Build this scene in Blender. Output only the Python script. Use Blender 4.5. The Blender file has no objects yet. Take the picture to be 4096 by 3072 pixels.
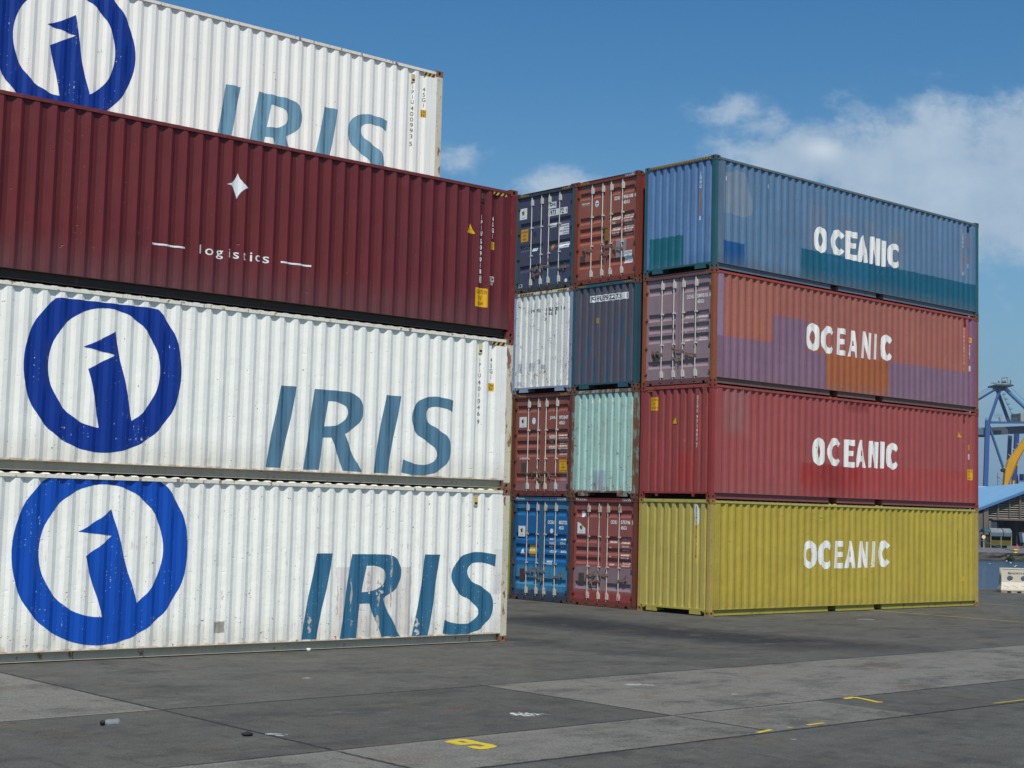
import bpy, bmesh, math, random
from mathutils import Vector, Matrix
random.seed(7)
scene = bpy.context.scene
COL = scene.collection
R = math.radians

# ------------------------------------------------------------------ camera and frames (metres)
CAM_H = 2.49462577
F_PX, PITCH, ROLL = 6081.17, 8.26881931e-02, 2.58708915e-02
cx_ = Vector((1, 0, 0)); cf_ = Vector((0, math.cos(PITCH), math.sin(PITCH))); cu_ = Vector((0, -math.sin(PITCH), math.cos(PITCH)))
CX = cx_ * math.cos(ROLL) + cu_ * math.sin(ROLL)
CU = -cx_ * math.sin(ROLL) + cu_ * math.cos(ROLL)
CF = cf_
def at(px, py, d):
    """point at horizontal distance d in front of the photographer, seen in that direction (full photo pixels)"""
    r = CF + CX * ((px - 2048) / F_PX) - CU * ((py - 1536) / F_PX)
    return Vector((0, 0, CAM_H)) + r * (d / r.y)

H, LEN, WID = 2.896, 12.192, 2.438
LEFT = ((-9.35728937, 21.40526985), 6.93865491e-01)     # origin (left front foot) and heading of the near stack
RIGHT = ((4.99781884, 37.78083491), 7.24684625e-01)     # near corner and heading of the far block

# ------------------------------------------------------------------ node helpers
def lin(c):
    return tuple(((v / 255) / 12.92 if v <= 10 else ((v / 255 + .055) / 1.055) ** 2.4) for v in c)
def rgba(c):
    return (*lin(c), 1)

class S:
    """a socket with arithmetic"""
    def __init__(s, nt, sock): s.nt, s.k = nt, sock
    def _m(s, op, *a, clamp=False):
        n = s.nt.nodes.new('ShaderNodeMath'); n.operation = op; n.use_clamp = clamp
        for i, v in enumerate((s,) + a):
            if isinstance(v, S): s.nt.links.new(v.k, n.inputs[i])
            else: n.inputs[i].default_value = v
        return S(s.nt, n.outputs[0])
    def __add__(s, o): return s._m('ADD', o)
    def __sub__(s, o): return s._m('SUBTRACT', o)
    def __mul__(s, o): return s._m('MULTIPLY', o)
    def __truediv__(s, o): return s._m('DIVIDE', o)
    __radd__ = __add__; __rmul__ = __mul__
    def gt(s, o): return s._m('GREATER_THAN', o)
    def lt(s, o): return s._m('LESS_THAN', o)
    def abs(s): return s._m('ABSOLUTE')
    def max(s, o): return s._m('MAXIMUM', o)
    def min(s, o): return s._m('MINIMUM', o)
    def pow(s, o): return s._m('POWER', o)
    def frac(s): return s._m('FRACT')
    def inv(s): return s * -1 + 1
    def sm(s, a, b):
        n = s.nt.nodes.new('ShaderNodeMapRange'); n.interpolation_type = 'SMOOTHSTEP'; n.clamp = True
        s.nt.links.new(s.k, n.inputs[0]); n.inputs[1].default_value = a; n.inputs[2].default_value = b
        return S(s.nt, n.outputs[0])

class Mat:
    def __init__(m, name, rough=.5, coord='Object', metallic=0):
        m.mat = bpy.data.materials.new(name); m.mat.use_nodes = True
        m.nt = m.mat.node_tree; m.bsdf = m.nt.nodes['Principled BSDF']
        m.bsdf.inputs['Roughness'].default_value = rough
        m.bsdf.inputs['Metallic'].default_value = metallic
        m.bsdf.inputs['Specular IOR Level'].default_value = .35
        tc = m.nt.nodes.new('ShaderNodeTexCoord'); m.vec = tc.outputs[coord]
        sx = m.nt.nodes.new('ShaderNodeSeparateXYZ'); m.nt.links.new(m.vec, sx.inputs[0])
        m.x, m.y, m.z = (S(m.nt, o) for o in sx.outputs)
    def noise(m, scale, detail=3, rough=.55, stretch=(1, 1, 1), loc=(0, 0, 0), obj=True):
        mp = m.nt.nodes.new('ShaderNodeMapping'); mp.inputs['Scale'].default_value = stretch
        m.nt.links.new(m.vec, mp.inputs[0]); mp.inputs['Location'].default_value = loc
        src = mp.outputs[0]
        if obj:
            oi = m.nt.nodes.new('ShaderNodeObjectInfo'); ad = m.nt.nodes.new('ShaderNodeVectorMath'); ad.operation = 'ADD'
            m.nt.links.new(src, ad.inputs[0]); m.nt.links.new(oi.outputs['Location'], ad.inputs[1]); src = ad.outputs[0]
        n = m.nt.nodes.new('ShaderNodeTexNoise'); n.inputs['Scale'].default_value = scale
        n.inputs['Detail'].default_value = detail; n.inputs['Roughness'].default_value = rough
        m.nt.links.new(src, n.inputs['Vector'])
        return S(m.nt, n.outputs[0])
    def col(m, c):
        n = m.nt.nodes.new('ShaderNodeRGB'); n.outputs[0].default_value = (*c, 1) if len(c) == 3 else c
        return n.outputs[0]
    def mix(m, a, b, f, mode='MIX'):
        n = m.nt.nodes.new('ShaderNodeMix'); n.data_type = 'RGBA'; n.blend_type = mode; n.clamp_factor = True
        for v, i in ((f, 0), (a, 6), (b, 7)):
            if isinstance(v, S): m.nt.links.new(v.k, n.inputs[i])
            elif isinstance(v, bpy.types.NodeSocket): m.nt.links.new(v, n.inputs[i])
            elif i == 0: n.inputs[0].default_value = v
            else: n.inputs[i].default_value = (*v, 1)
        return n.outputs[2]
    def scale(m, c, f):
        cb = m.nt.nodes.new('ShaderNodeVectorMath'); cb.operation = 'SCALE'
        m.nt.links.new(c, cb.inputs[0]); m.nt.links.new(f.k, cb.inputs['Scale'])
        return cb.outputs[0]
    def out(m, c, rough=None, bump=None, dist=.01, strength=1.):
        m.nt.links.new(c, m.bsdf.inputs['Base Color'])
        if rough is not None: m.nt.links.new(rough.k, m.bsdf.inputs['Roughness'])
        if bump is not None:
            b = m.nt.nodes.new('ShaderNodeBump'); b.inputs['Distance'].default_value = dist; b.inputs['Strength'].default_value = strength
            m.nt.links.new(bump.k, b.inputs['Height']); m.nt.links.new(b.outputs[0], m.bsdf.inputs['Normal'])
        return m.mat

RUST = lin((118, 62, 34)); RUST_D = lin((70, 40, 28))
PER = .2815
def paint(name, base, patches=(), axis='x', rust=.5, dust=None, streak=.12, chip=None, phase=None, rough=.5, var=.12, edge_rust=.5, scratch=.5, dent=1., zmin=.16, ribs=.35, rib_shade=0.):
    """weathered container paint: repainted areas, vertical dirt runs, chipped rib edges, rust spots, a rusted foot and optional painted rib shading"""
    m = Mat(name, rough); u = m.x if axis == 'x' else m.y
    n_edge = m.noise(5, 4); n_edge2 = m.noise(14, 3, loc=(3, 7, 1))
    up = u + (n_edge - .5) * .10; zp = m.z + (n_edge2 - .5) * .06 + (n_edge - .5) * .05
    c = m.col(lin(base))
    big = m.noise(.8, 4, loc=(9, 2, 4))
    for (u0, u1, z0, z1, pc, op, *soft) in patches:
        s = soft[0] if soft else .01
        k = up.sm(u0 - s, u0 + s) * up.sm(u1 - s, u1 + s).inv() * zp.sm(z0 - s, z0 + s) * zp.sm(z1 - s, z1 + s).inv()
        if op < 1: k = k * ((m.noise(6, 4, stretch=(1, 1, .35), loc=(u0, 0, z0)).sm(.3, .65)) * (.5) + .5) * op
        c = m.mix(c, lin(pc), k)
    c = m.scale(c, (big - .5) * (var * 2.2) + 1.)
    run = m.noise(9, 3, stretch=(1, 1, .06), loc=(1, 1, 8))
    run2 = m.noise(28, 2, stretch=(1, 1, .03), loc=(5, 1, 8))
    c = m.scale(c, ((run - .5) + (run2 - .5) * .7) * (streak * 2.4) + 1.)
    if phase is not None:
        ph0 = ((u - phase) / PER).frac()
        if rib_shade:  # rib shading and sheen put into the colour: lighter outer flats, darker recesses
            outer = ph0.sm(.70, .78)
            c = m.scale(c, outer * rib_shade + (1 - rib_shade * .55))
            c = m.mix(c, lin((128, 72, 78)), outer * (rib_shade * .35))
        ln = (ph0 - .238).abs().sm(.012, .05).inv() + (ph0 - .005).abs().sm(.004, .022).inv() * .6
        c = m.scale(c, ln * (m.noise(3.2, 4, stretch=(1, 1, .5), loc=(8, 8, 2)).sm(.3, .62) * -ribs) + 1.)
    elif axis == 'y':
        ph0 = ((u - (.209 - .2465)) / .2465).frac()
        ln = (ph0 - .99).abs().sm(.02, .06).inv()
        if ribs: c = m.scale(c, ln * (m.noise(3.2, 4, stretch=(1, 1, .5), loc=(8, 8, 2)).sm(.3, .62) * -ribs) + 1.)
    if dust:
        dc, top, amt = dust
        c = m.mix(c, lin(dc), (m.z + (run - .5) * .35).sm(zmin, top).inv() * amt)
    if phase is not None and chip is not None:
        ph = ((u - phase) / PER).frac()
        e = None
        for a in (.012, .245, .5, .742):
            k = (ph - a).abs().lt(.022)
            e = k if e is None else e.max(k)
        bits = m.noise(16, 3, stretch=(1, 1, .8), loc=(2, 2, 2)).gt(.69 - .09 * scratch) * m.noise(60, 2, stretch=(.3, .3, 1.4)).gt(.5)
        reg = m.noise(1.1, 2, loc=(4, 0, 4)).sm(.42, .6)
        c = m.mix(c, lin(chip), e * bits * reg * .75)
    if scratch:
        sc = m.noise(22, 2, stretch=(.35, .35, 1.6), loc=(7, 7, 7)).gt(.765 - .03 * scratch) * m.noise(2.2, 2, loc=(1, 5, 5)).gt(.52)
        c = m.mix(c, lin(chip or (190, 185, 175)), sc * .6)
    if rust:
        sp = m.noise(26, 4, .6, loc=(3, 3, 9)) * .6 + m.noise(4.5, 3, loc=(6, 1, 2)) * .4
        low = m.z.sm(zmin, .9).inv() * .035 * edge_rust
        k = (sp + low).sm(.66 - .05 * rust, .70 - .05 * rust)
        drip = m.noise(26, 3, stretch=(1, 1, .09), loc=(3, 3, 1.4)) * .55 + m.noise(3, 3, loc=(6, 1, 2)) * .45
        kd = (drip + low).sm(.63 - .035 * rust, .72 - .035 * rust) * .55
        c = m.mix(c, lin((150, 100, 62)), kd * min(1, rust))
        c = m.mix(c, RUST, k * .9)
        foot = (m.z + (n_edge - .5) * .05).sm(zmin, zmin + .06 * edge_rust + .005).inv()
        c = m.mix(c, lin((150, 92, 60)), foot * m.noise(7, 3).sm(.35, .6) * .8 * min(1, edge_rust * 1.4))
    rr = (big - .5) * .3 + rough
    bump = m.noise(2.2, 3, loc=(0, 4, 0)) * dent + m.noise(8, 2, stretch=(1, 1, 1.6), loc=(8, 4, 0)).sm(.69, .84) * -.5 * dent + m.noise(90, 2) * .02
    return m.out(c, rr, bump, dist=.014)

def metal(name, base, rust=.6, rough=.5, rcol=None, spots=None):
    """painted frame steel with rust blooms"""
    m = Mat(name, rough)
    c = m.col(lin(base)); big = m.noise(1.6, 3); c = m.scale(c, (big - .5) * .35 + 1)
    run = m.noise(13, 3, stretch=(1, 1, .08)); c = m.scale(c, (run - .5) * .3 + 1)
    k = m.noise(9, 5, .65, stretch=(1, 1, .4), loc=(2, 0, 5)).sm(.66 - .2 * rust, .72 - .18 * rust)
    c = m.mix(c, rcol and lin(rcol) or RUST, k * .85)
    k2 = m.noise(30, 4, loc=(2, 9, 5)).sm(.62, .68); c = m.mix(c, RUST_D, k2 * min(1, rust))
    return m.out(c, (big - .5) * .3 + rough, m.noise(16, 3), dist=.004)

def plain(name, c, rough=.6, var=.15, scale=6, metallic=0, spec=.35):
    m = Mat(name, rough, metallic=metallic); b = m.noise(scale, 4)
    m.bsdf.inputs['Specular IOR Level'].default_value = spec
    return m.out(m.scale(m.col(lin(c)), (b - .5) * (2 * var) + 1), (b - .5) * .2 + rough)

def decal_mat(name, c, wear=.3, wearcol=None, rough=.5, runs=.1, alpha=0., phase=None):
    """painted lettering or sticker; worn bits show the paint below (transparent)"""
    m = Mat(name, rough); b = m.noise(2.5, 3)
    run = m.noise(14, 3, stretch=(1, 1, .07))
    cc = m.scale(m.col(lin(c)), (b - .5) * .25 + (run - .5) * (runs * 2.5) + 1)
    if wear:
        k = (m.noise(20, 4, .65, stretch=(1, 1, .6)) * .55 + m.noise(3, 2, loc=(4, 4, 1)) * .45).gt(.66 - .06 * (wear if phase is None else 0))
        if phase is not None:
            ph = ((m.x - phase) / PER).frac(); e = None
            for a in (.004, .245, .5, .745):
                q = (ph - a).abs().lt(.026); e = q if e is None else e.max(q)
            tick = m.noise(24, 3, .7, stretch=(.5, .5, 1.6), loc=(1, 2, 9)).gt(.615) * m.noise(2.4, 3, loc=(6, 6, 6)).gt(.62 - .07 * wear)
            k = (k * m.noise(1.3, 2, loc=(2, 2, 2)).gt(.60 - .06 * wear)).max(e * tick)
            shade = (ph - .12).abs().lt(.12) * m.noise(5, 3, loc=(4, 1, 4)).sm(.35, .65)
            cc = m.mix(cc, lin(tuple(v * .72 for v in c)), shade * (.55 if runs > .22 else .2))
        if wearcol: cc = m.mix(cc, lin(wearcol), k)
        else:
            inv = k.inv() * (1 - alpha)
            m.nt.links.new(inv.k, m.bsdf.inputs['Alpha'])
    elif alpha:
        m.bsdf.inputs['Alpha'].default_value = 1 - alpha
    return m.out(cc, (b - .5) * .2 + rough)

# ------------------------------------------------------------------ mesh helpers
class MB:
    def __init__(s): s.v, s.f, s.sm = [], [], []
    def add(s, vs, fs, smooth=False):
        o = len(s.v); s.v += [tuple(v) for v in vs]; s.f += [tuple(i + o for i in f) for f in fs]; s.sm += [smooth] * len(fs); return s
    def box(s, x0, x1, y0, y1, z0, z1):
        vs = [(x, y, z) for x in (x0, x1) for y in (y0, y1) for z in (z0, z1)]
        return s.add(vs, [(0, 1, 3, 2), (4, 6, 7, 5), (0, 4, 5, 1), (2, 3, 7, 6), (0, 2, 6, 4), (1, 5, 7, 3)])
    def quad(s, *vs): return s.add(vs, [tuple(range(len(vs)))])
    def bar(s, a, b, w, d=None, up=(0, 0, 1)):
        a, b = Vector(a), Vector(b); t = (b - a).normalized(); d = d or w
        sd = t.cross(Vector(up));
        if sd.length < 1e-4: sd = t.cross(Vector((1, 0, 0)))
        sd.normalize(); u = sd.cross(t)
        vs = [p + sd * (i * w / 2) + u * (j * d / 2) for p in (a, b) for i, j in ((-1, -1), (1, -1), (1, 1), (-1, 1))]
        return s.add(vs, [(3, 2, 1, 0), (4, 5, 6, 7), (0, 1, 5, 4), (1, 2, 6, 5), (2, 3, 7, 6), (3, 0, 4, 7)])
    def tube(s, pts, r, n=8, smooth=True):
        pts = [Vector(p) for p in pts]; rs = r if isinstance(r, (list, tuple)) else [r] * len(pts); vs = []
        for i, p in enumerate(pts):
            t = (pts[min(i + 1, len(pts) - 1)] - pts[max(i - 1, 0)]).normalized()
            a = t.cross(Vector((0, 0, 1)));
            if a.length < 1e-3: a = Vector((1, 0, 0))
            a.normalize(); b = t.cross(a)
            vs += [p + (a * math.cos(k * 2 * math.pi / n) + b * math.sin(k * 2 * math.pi / n)) * rs[i] for k in range(n)]
        fs = [(i * n + k, i * n + (k + 1) % n, (i + 1) * n + (k + 1) % n, (i + 1) * n + k) for i in range(len(pts) - 1) for k in range(n)]
        s.add(vs, fs, smooth)
        s.add(vs[:n], [tuple(range(n))]); s.add(vs[-n:], [tuple(reversed(range(n)))]); return s
    def blob(s, c, r, seed=0, n=7, m=10, squash=(1, 1, 1), rough=.2):
        rnd = random.Random(seed); vs = []
        for i in range(n + 1):
            th = math.pi * i / n
            for k in range(m):
                ph = 2 * math.pi * k / m; q = r * (1 + (rnd.random() - .5) * 2 * rough)
                vs.append((c[0] + q * squash[0] * math.sin(th) * math.cos(ph), c[1] + q * squash[1] * math.sin(th) * math.sin(ph), c[2] + q * squash[2] * math.cos(th)))
        return s.add(vs, [(i * m + k, i * m + (k + 1) % m, (i + 1) * m + (k + 1) % m, (i + 1) * m + k) for i in range(n) for k in range(m)], False)
    def mesh(s, name):
        me = bpy.data.meshes.new(name); me.from_pydata(s.v, [], s.f); me.validate(); me.update()
        if any(s.sm) and len(me.polygons) == len(s.sm): me.polygons.foreach_set('use_smooth', s.sm)
        return me
    def build(s, name, mat, parent=None):
        me = s.mesh(name); me.materials.append(mat); return link(name, me, parent)

def link(name, me, parent=None):
    o = bpy.data.objects.new(name, me); COL.objects.link(o)
    if parent is not None: o.parent = parent
    return o
def tag(o, label, cat, group=None):
    o['label'] = label; o['category'] = cat
    if group: o['group'] = group
    return o
def empty(name, loc=(0, 0, 0), rz=0, label=None, cat=None, group=None):
    o = bpy.data.objects.new(name, None); COL.objects.link(o); o.location = loc; o.rotation_euler = (0, 0, rz); o.empty_display_size = .2
    if label: tag(o, label, cat, group)
    return o
CACHE = {}
def shared(key, name, make, mat, parent):
    """same mesh data for equal parts, material set on the object"""
    if key not in CACHE:
        CACHE[key] = make().mesh(name); CACHE[key].materials.append(mat)
    o = link(name, CACHE[key], parent)
    o.material_slots[0].link = 'OBJECT'; o.material_slots[0].material = mat
    return o

# flat outlines -> triangles (text and hand painted shapes)
def to_flat(cu):
    o = bpy.data.objects.new('tmp', cu); COL.objects.link(o)
    dg = bpy.context.evaluated_depsgraph_get()
    me = bpy.data.meshes.new_from_object(o.evaluated_get(dg))
    v = [(p.co.x, p.co.y) for p in me.vertices]; f = [tuple(p.vertices) for p in me.polygons]
    bpy.data.objects.remove(o); bpy.data.curves.remove(cu); bpy.data.meshes.remove(me)
    return v, f
def text2(body, x0, x1, z0, z1, line=1., bold=0.):
    key = ('t', body, line, bold)
    if key not in CACHE:
        cu = bpy.data.curves.new('t', 'FONT'); cu.body = body; cu.align_x = 'CENTER' if '\n' in body else 'LEFT'
        cu.space_line = line; cu.resolution_u = 3; cu.offset = bold
        v, f = to_flat(cu)
        ax, bx = min(p[0] for p in v), max(p[0] for p in v); az, bz = min(p[1] for p in v), max(p[1] for p in v)
        CACHE[key] = ([((p[0] - ax) / (bx - ax), (p[1] - az) / (bz - az)) for p in v], f)
    v, f = CACHE[key]
    return [(x0 + p[0] * (x1 - x0), z0 + p[1] * (z1 - z0)) for p in v], f
def poly2(*loops):
    cu = bpy.data.curves.new('p', 'CURVE'); cu.dimensions = '2D'; cu.fill_mode = 'BOTH'
    for lp in loops:
        sp = cu.splines.new('POLY'); sp.points.add(len(lp) - 1); sp.use_cyclic_u = True
        for q, p in zip(sp.points, lp): q.co = (p[0], p[1], 0, 1)
    return to_flat(cu)
def rect2(x0, x1, z0, z1): return [(x0, z0), (x1, z0), (x1, z1), (x0, z1)], [(0, 1, 2, 3)]
def join2(*parts):
    V, Fc = [], []
    for v, f in parts:
        o = len(V); V += list(v); Fc += [tuple(i + o for i in q) for q in f]
    return V, Fc

# ------------------------------------------------------------------ corrugated surfaces: depth as a function of the running coordinate
def prof_breaks(start, n, per, seq, depth):
    """seq: (flat out is implied) slope_in, flat_in, slope_out lengths"""
    pts = []
    for k in range(n):
        a = start + k * per; b = a + seq[0]; c = b + seq[1]; d = c + seq[2]
        pts += [(a, 0), (b, depth), (c, depth), (d, 0)]
    return pts
def depth_at(pts, u):
    if not pts or u <= pts[0][0] or u >= pts[-1][0]: return 0.
    lo, hi = 0, len(pts) - 1
    while hi - lo > 1:
        m = (lo + hi) // 2
        if pts[m][0] <= u: lo = m
        else: hi = m
    (a, da), (b, db) = pts[lo], pts[hi]
    return da + (db - da) * (u - a) / (b - a) if b > a else da
SIDE_L = prof_breaks(.3065, 41, PER, (.068, .0728, .068), .036)
SIDE_R = prof_breaks(.3865, 41, PER, (.068, .0728, .068), .036)
# end wall: runs along -y (image left to right); breaks given in y, increasing
END_W = []
for k in range(9):
    yl = .209 + k * .2465
    END_W += [(yl - .135, 0), (yl - .107, .045), (yl - .030, .045), (yl - .002, 0)]
END_W = [(y, d) for y, d in END_W if .07 < y < 2.37]
def door_prof(grooves):
    pts = []
    for zt in sorted(grooves):
        pts += [(zt - .20, 0), (zt - .135, .04), (zt - .05, .04), (zt, 0)]
    return pts
GROOVES5 = door_prof((2.56, 1.87, 1.565, 1.30, .64)); GROOVES3 = door_prof((2.03, 1.39, .79))
Y_SIDE, X_END, X_DOOR = .010, .014, .050

def decal(name, flat, surf, mat, parent, prof=None, off=.003, label=None):
    """lay a flat outline on a container face so that it follows the corrugation"""
    bm = bmesh.new(); v, f = flat
    vs = [bm.verts.new((p[0], p[1], 0)) for p in v]
    for q in f:
        try: bm.faces.new([vs[i] for i in q])
        except ValueError: pass
    ax = 1 if surf == 'door' else 0
    lo, hi = min(p[ax] for p in v), max(p[ax] for p in v)
    no = (0, 1, 0) if ax else (1, 0, 0)
    for b, _ in (prof or []):
        if lo + 1e-5 < b < hi - 1e-5:
            bmesh.ops.bisect_plane(bm, geom=bm.verts[:] + bm.edges[:] + bm.faces[:], dist=1e-6, plane_co=(0, b, 0) if ax else (b, 0, 0), plane_no=no)
    for w in bm.verts:
        a, z, _ = w.co
        if surf == 'side': w.co = (a, Y_SIDE + depth_at(prof, a) - off, z)
        elif surf == 'end': w.co = (X_END + depth_at(prof, a) - off, a, z)
        elif surf == 'door': w.co = (X_DOOR + depth_at(prof, z) - off, a, z)
        elif surf == 'rail': w.co = (-off, a, z)
        elif surf == 'siderail': w.co = (a, -off, z)
    me = bpy.data.meshes.new(name); bm.to_mesh(me); bm.free(); me.materials.append(mat)
    o = link(name, me, parent)
    if label: o['label'] = label
    return o

# ------------------------------------------------------------------ container parts
def half_turn(mb):
    mb.v = [(LEN - x, WID - y, z) for x, y, z in mb.v]; return mb
def mk_side(prof, far):
    mb = MB(); xs = [(.11, 0)] + prof + [(LEN - .11, 0)]
    z0, z1 = .165, 2.825
    vs = []
    for x, d in xs:
        y = Y_SIDE + d
        vs += [(x, y, z0), (x, y, z1)]
    mb.add(vs, [(2 * i, 2 * i + 2, 2 * i + 3, 2 * i + 1) for i in range(len(xs) - 1)])
    return half_turn(mb) if far else mb
def mk_end_wall(far):
    mb = MB(); ys = [(.07, 0)] + END_W + [(WID - .07, 0)]; vs = []
    for y, d in ys: vs += [(X_END + d, y, .17), (X_END + d, y, 2.82)]
    mb.add(vs, [(2 * i, 2 * i + 1, 2 * i + 3, 2 * i + 2) for i in range(len(ys) - 1)])
    return half_turn(mb) if far else mb
def mk_casting(ix, iy, iz):
    """hollow corner block with oval holes in its two outer faces"""
    dx, dy, dz = .178, .162, .118; mb = MB()
    def holed(o, U, V, N, w, h, hw, hh, dep):
        o, U, V, N = map(Vector, (o, U, V, N)); c = o + U * (w / 2) + V * (h / 2)
        ring = [o, o + U * (w / 2), o + U * w, o + U * w + V * (h / 2), o + U * w + V * h, o + U * (w / 2) + V * h, o + V * h, o + V * (h / 2)]
        hole = [c + U * (hw * math.cos(R(225 + 45 * k))) + V * (hh * math.sin(R(225 + 45 * k))) for k in range(8)]
        back = [p + N * dep for p in hole]
        mb.add(ring + hole + back, [(k, (k + 1) % 8, 8 + (k + 1) % 8, 8 + k) for k in range(8)] + [(8 + k, 8 + (k + 1) % 8, 16 + (k + 1) % 8, 16 + k) for k in range(8)] + [tuple(range(16, 24))])
    e = .004
    holed((-e, 0, 0), (0, 1, 0), (0, 0, 1), (1, 0, 0), dy, dz, .027, .042, .07)
    holed((-e, 0, 0), (1, 0, 0), (0, 0, 1), (0, 1, 0), dx + e, dz, .03, .042, .07)
    mb.quad((-e, 0, dz), (dx, 0, dz), (dx, dy, dz), (-e, dy, dz)); mb.quad((-e, 0, 0), (-e, dy, 0), (dx, dy, 0), (dx, 0, 0))
    mb.quad((dx, 0, 0), (dx, dy, 0), (dx, dy, dz), (dx, 0, dz)); mb.quad((-e, dy, 0), (-e, dy, dz), (dx, dy, dz), (dx, dy, 0))
    f = lambda p: ((LEN - p[0]) if ix else p[0], (WID + .004 - p[1]) if iy else p[1] - .004, p[2] + (H - dz if iz else 0))
    mb.v = [f(p) for p in mb.v]; return mb
def mk_post(ix, iy, door):
    mb = MB(); w = .085 if door else .10; dpt = .15 if door else .125
    mb.box(.002, dpt, .002, w, .118, H - .118)
    if door: mb.box(.03, .11, w, w + .022, .13, H - .13)
    # lashing slots: small proud loops on the outer corner
    for z in (.55, 1.25, 1.95): mb.box(.055, .075, -.0025, .004, z, z + .07)
    f = lambda p: ((LEN - p[0]) if ix else p[0], (WID - p[1]) if iy else p[1], p[2])
    mb.v = [f(p) for p in mb.v]; return mb
def mk_top_rail(iy):
    mb = MB().box(.178, LEN - .178, .0, .06, 2.805, 2.862)
    mb.v = [(x, WID - y if iy else y, z) for x, y, z in mb.v]; return mb
def mk_bottom_rail(iy, rec, pockets):
    mb = MB(); segs = [(.178, LEN - .178)]
    if pockets: segs = [(.178, 4.86), (5.22, 6.96), (7.32, LEN - .178)]
    mb.box(.125, LEN - .125, .003, rec + .06, .158, .168)
    for a, b in segs:
        mb.box(a, b, rec, rec + .006, .02, .158)
        mb.box(a, b, rec - .035, rec, .016, .024)
    for a, b in ((4.86, 5.22), (6.96, 7.32)) if pockets else ():
        for x in (a, b): mb.box(x - .004, x + .004, rec + .006, .9, .02, .158)
    mb.v = [(x, WID - y if iy else y, z) for x, y, z in mb.v]; return mb
def mk_roof():
    mb = MB(); xs = []
    x = .20
    while x < LEN - .3:
        xs += [(x, 0), (x + .05, 1), (x + .13, 1), (x + .18, 0)]; x += .2445
    xs = [(.03, 0)] + xs + [(LEN - .03, 0)]; vs = []
    for x, d in xs:
        z = 2.864 + d * .020; vs += [(x, .045, 2.863), (x, .075, z), (x, WID - .075, z), (x, WID - .045, 2.863)]
    mb.add(vs, [(4 * i + j, 4 * i + 4 + j, 4 * i + 5 + j, 4 * i + 1 + j) for i in range(len(xs) - 1) for j in range(3)])
    return mb
def mk_floor():
    mb = MB().box(.06, LEN - .06, .15, WID - .15, .128, .157).box(.36, .38, .15, WID - .15, .015, .135).box(LEN - .38, LEN - .36, .15, WID - .15, .015, .135)  # dark upright end plates stand in for the shade in the sill openings
    x = .6
    while x < LEN - .4:
        if not (4.7 < x < 5.4 or 6.8 < x < 7.5): mb.box(x, x + .045, .15, WID - .15, .03, .135)
        x += .41
    return mb
def mk_front_header(far):
    mb = MB().box(0, .06, .162, WID - .162, 2.80, 2.862).box(.006, .02, .162, WID - .162, 2.862, 2.882)
    return half_turn(mb) if far else mb
def mk_front_sill(far, style):
    mb = MB().box(.004, .07, .162, WID - .162, .128, .175)
    if style == 'pads':
        for y in (.30, WID - .30 - .36): mb.box(.006, .05, y, y + .36, .03, .128).box(.05, .3, y, y + .36, .05, .128)
        for y in (.162, WID - .162 - .07): mb.box(.006, .04, y, y + .07, .10, .128)
    else:
        for y in (.55, WID - .64):
            mb.add([(.006, y, .128), (.006, y + .10, .128), (.006, y + .075, .05), (.006, y + .025, .05), (.05, y, .128), (.05, y + .10, .128), (.05, y + .075, .05), (.05, y + .025, .05)],
                   [(0, 1, 2, 3), (7, 6, 5, 4), (0, 4, 5, 1), (1, 5, 6, 2), (2, 6, 7, 3), (3, 7, 4, 0)])
    return half_turn(mb) if far else mb
def mk_door_header(far):
    mb = MB().box(.01, .10, .162, WID - .162, 2.765, 2.872).box(-.001, .01, .30, WID - .30, 2.862, 2.874)
    for y in (.62, 1.05, 1.37, 1.78): mb.box(-.006, .01, y - .045, y + .045, 2.775, 2.80)
    return half_turn(mb) if far else mb
def mk_door_sill(far):
    mb = MB().box(.008, .12, .162, WID - .162, .07, .148)
    for a, b in ((.162, .26), (.36, WID - .36), (WID - .26, WID - .162)): mb.box(.008, .06, a, b, .012, .07)
    for y in (.62, 1.05, 1.37, 1.78): mb.box(-.006, .008, y - .04, y + .04, .075, .115)
    return half_turn(mb) if far else mb
def mk_door(left, prof, far):
    mb = MB(); y0, y1 = (1.226, 2.335) if left else (.103, 1.206)
    a, b = y0 + .085, y1 - .075; z0, z1 = .155, 2.755; X = X_DOOR
    mb.quad((X, y0, z0), (X, y0, z1), (X, a, z1), (X, a, z0)); mb.quad((X, b, z0), (X, b, z1), (X, y1, z1), (X, y1, z0))
    zs = [(z0, 0)] + prof + [(z1, 0)]; vs = []
    for z, d in zs: vs += [(X + d, a, z), (X + d, b, z)]
    mb.add(vs, [(2 * i, 2 * i + 2, 2 * i + 3, 2 * i + 1) for i in range(len(zs) - 1)])
    for i in range(0, len(prof), 4):
        for y in (a, b): mb.add([(X + d, y, z) for z, d in prof[i:i + 4]], [(0, 1, 2, 3)])
    for y in (y0, y1): mb.quad((X, y, z0), (X, y, z1), (X + .05, y, z1), (X + .05, y, z0))
    mb.quad((X, y0, z1), (X, y1, z1), (X + .05, y1, z1), (X + .05, y0, z1)); mb.quad((X, y0, z0), (X, y1, z0), (X + .05, y1, z0), (X + .05, y0, z0))
    return half_turn(mb) if far else mb
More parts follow.
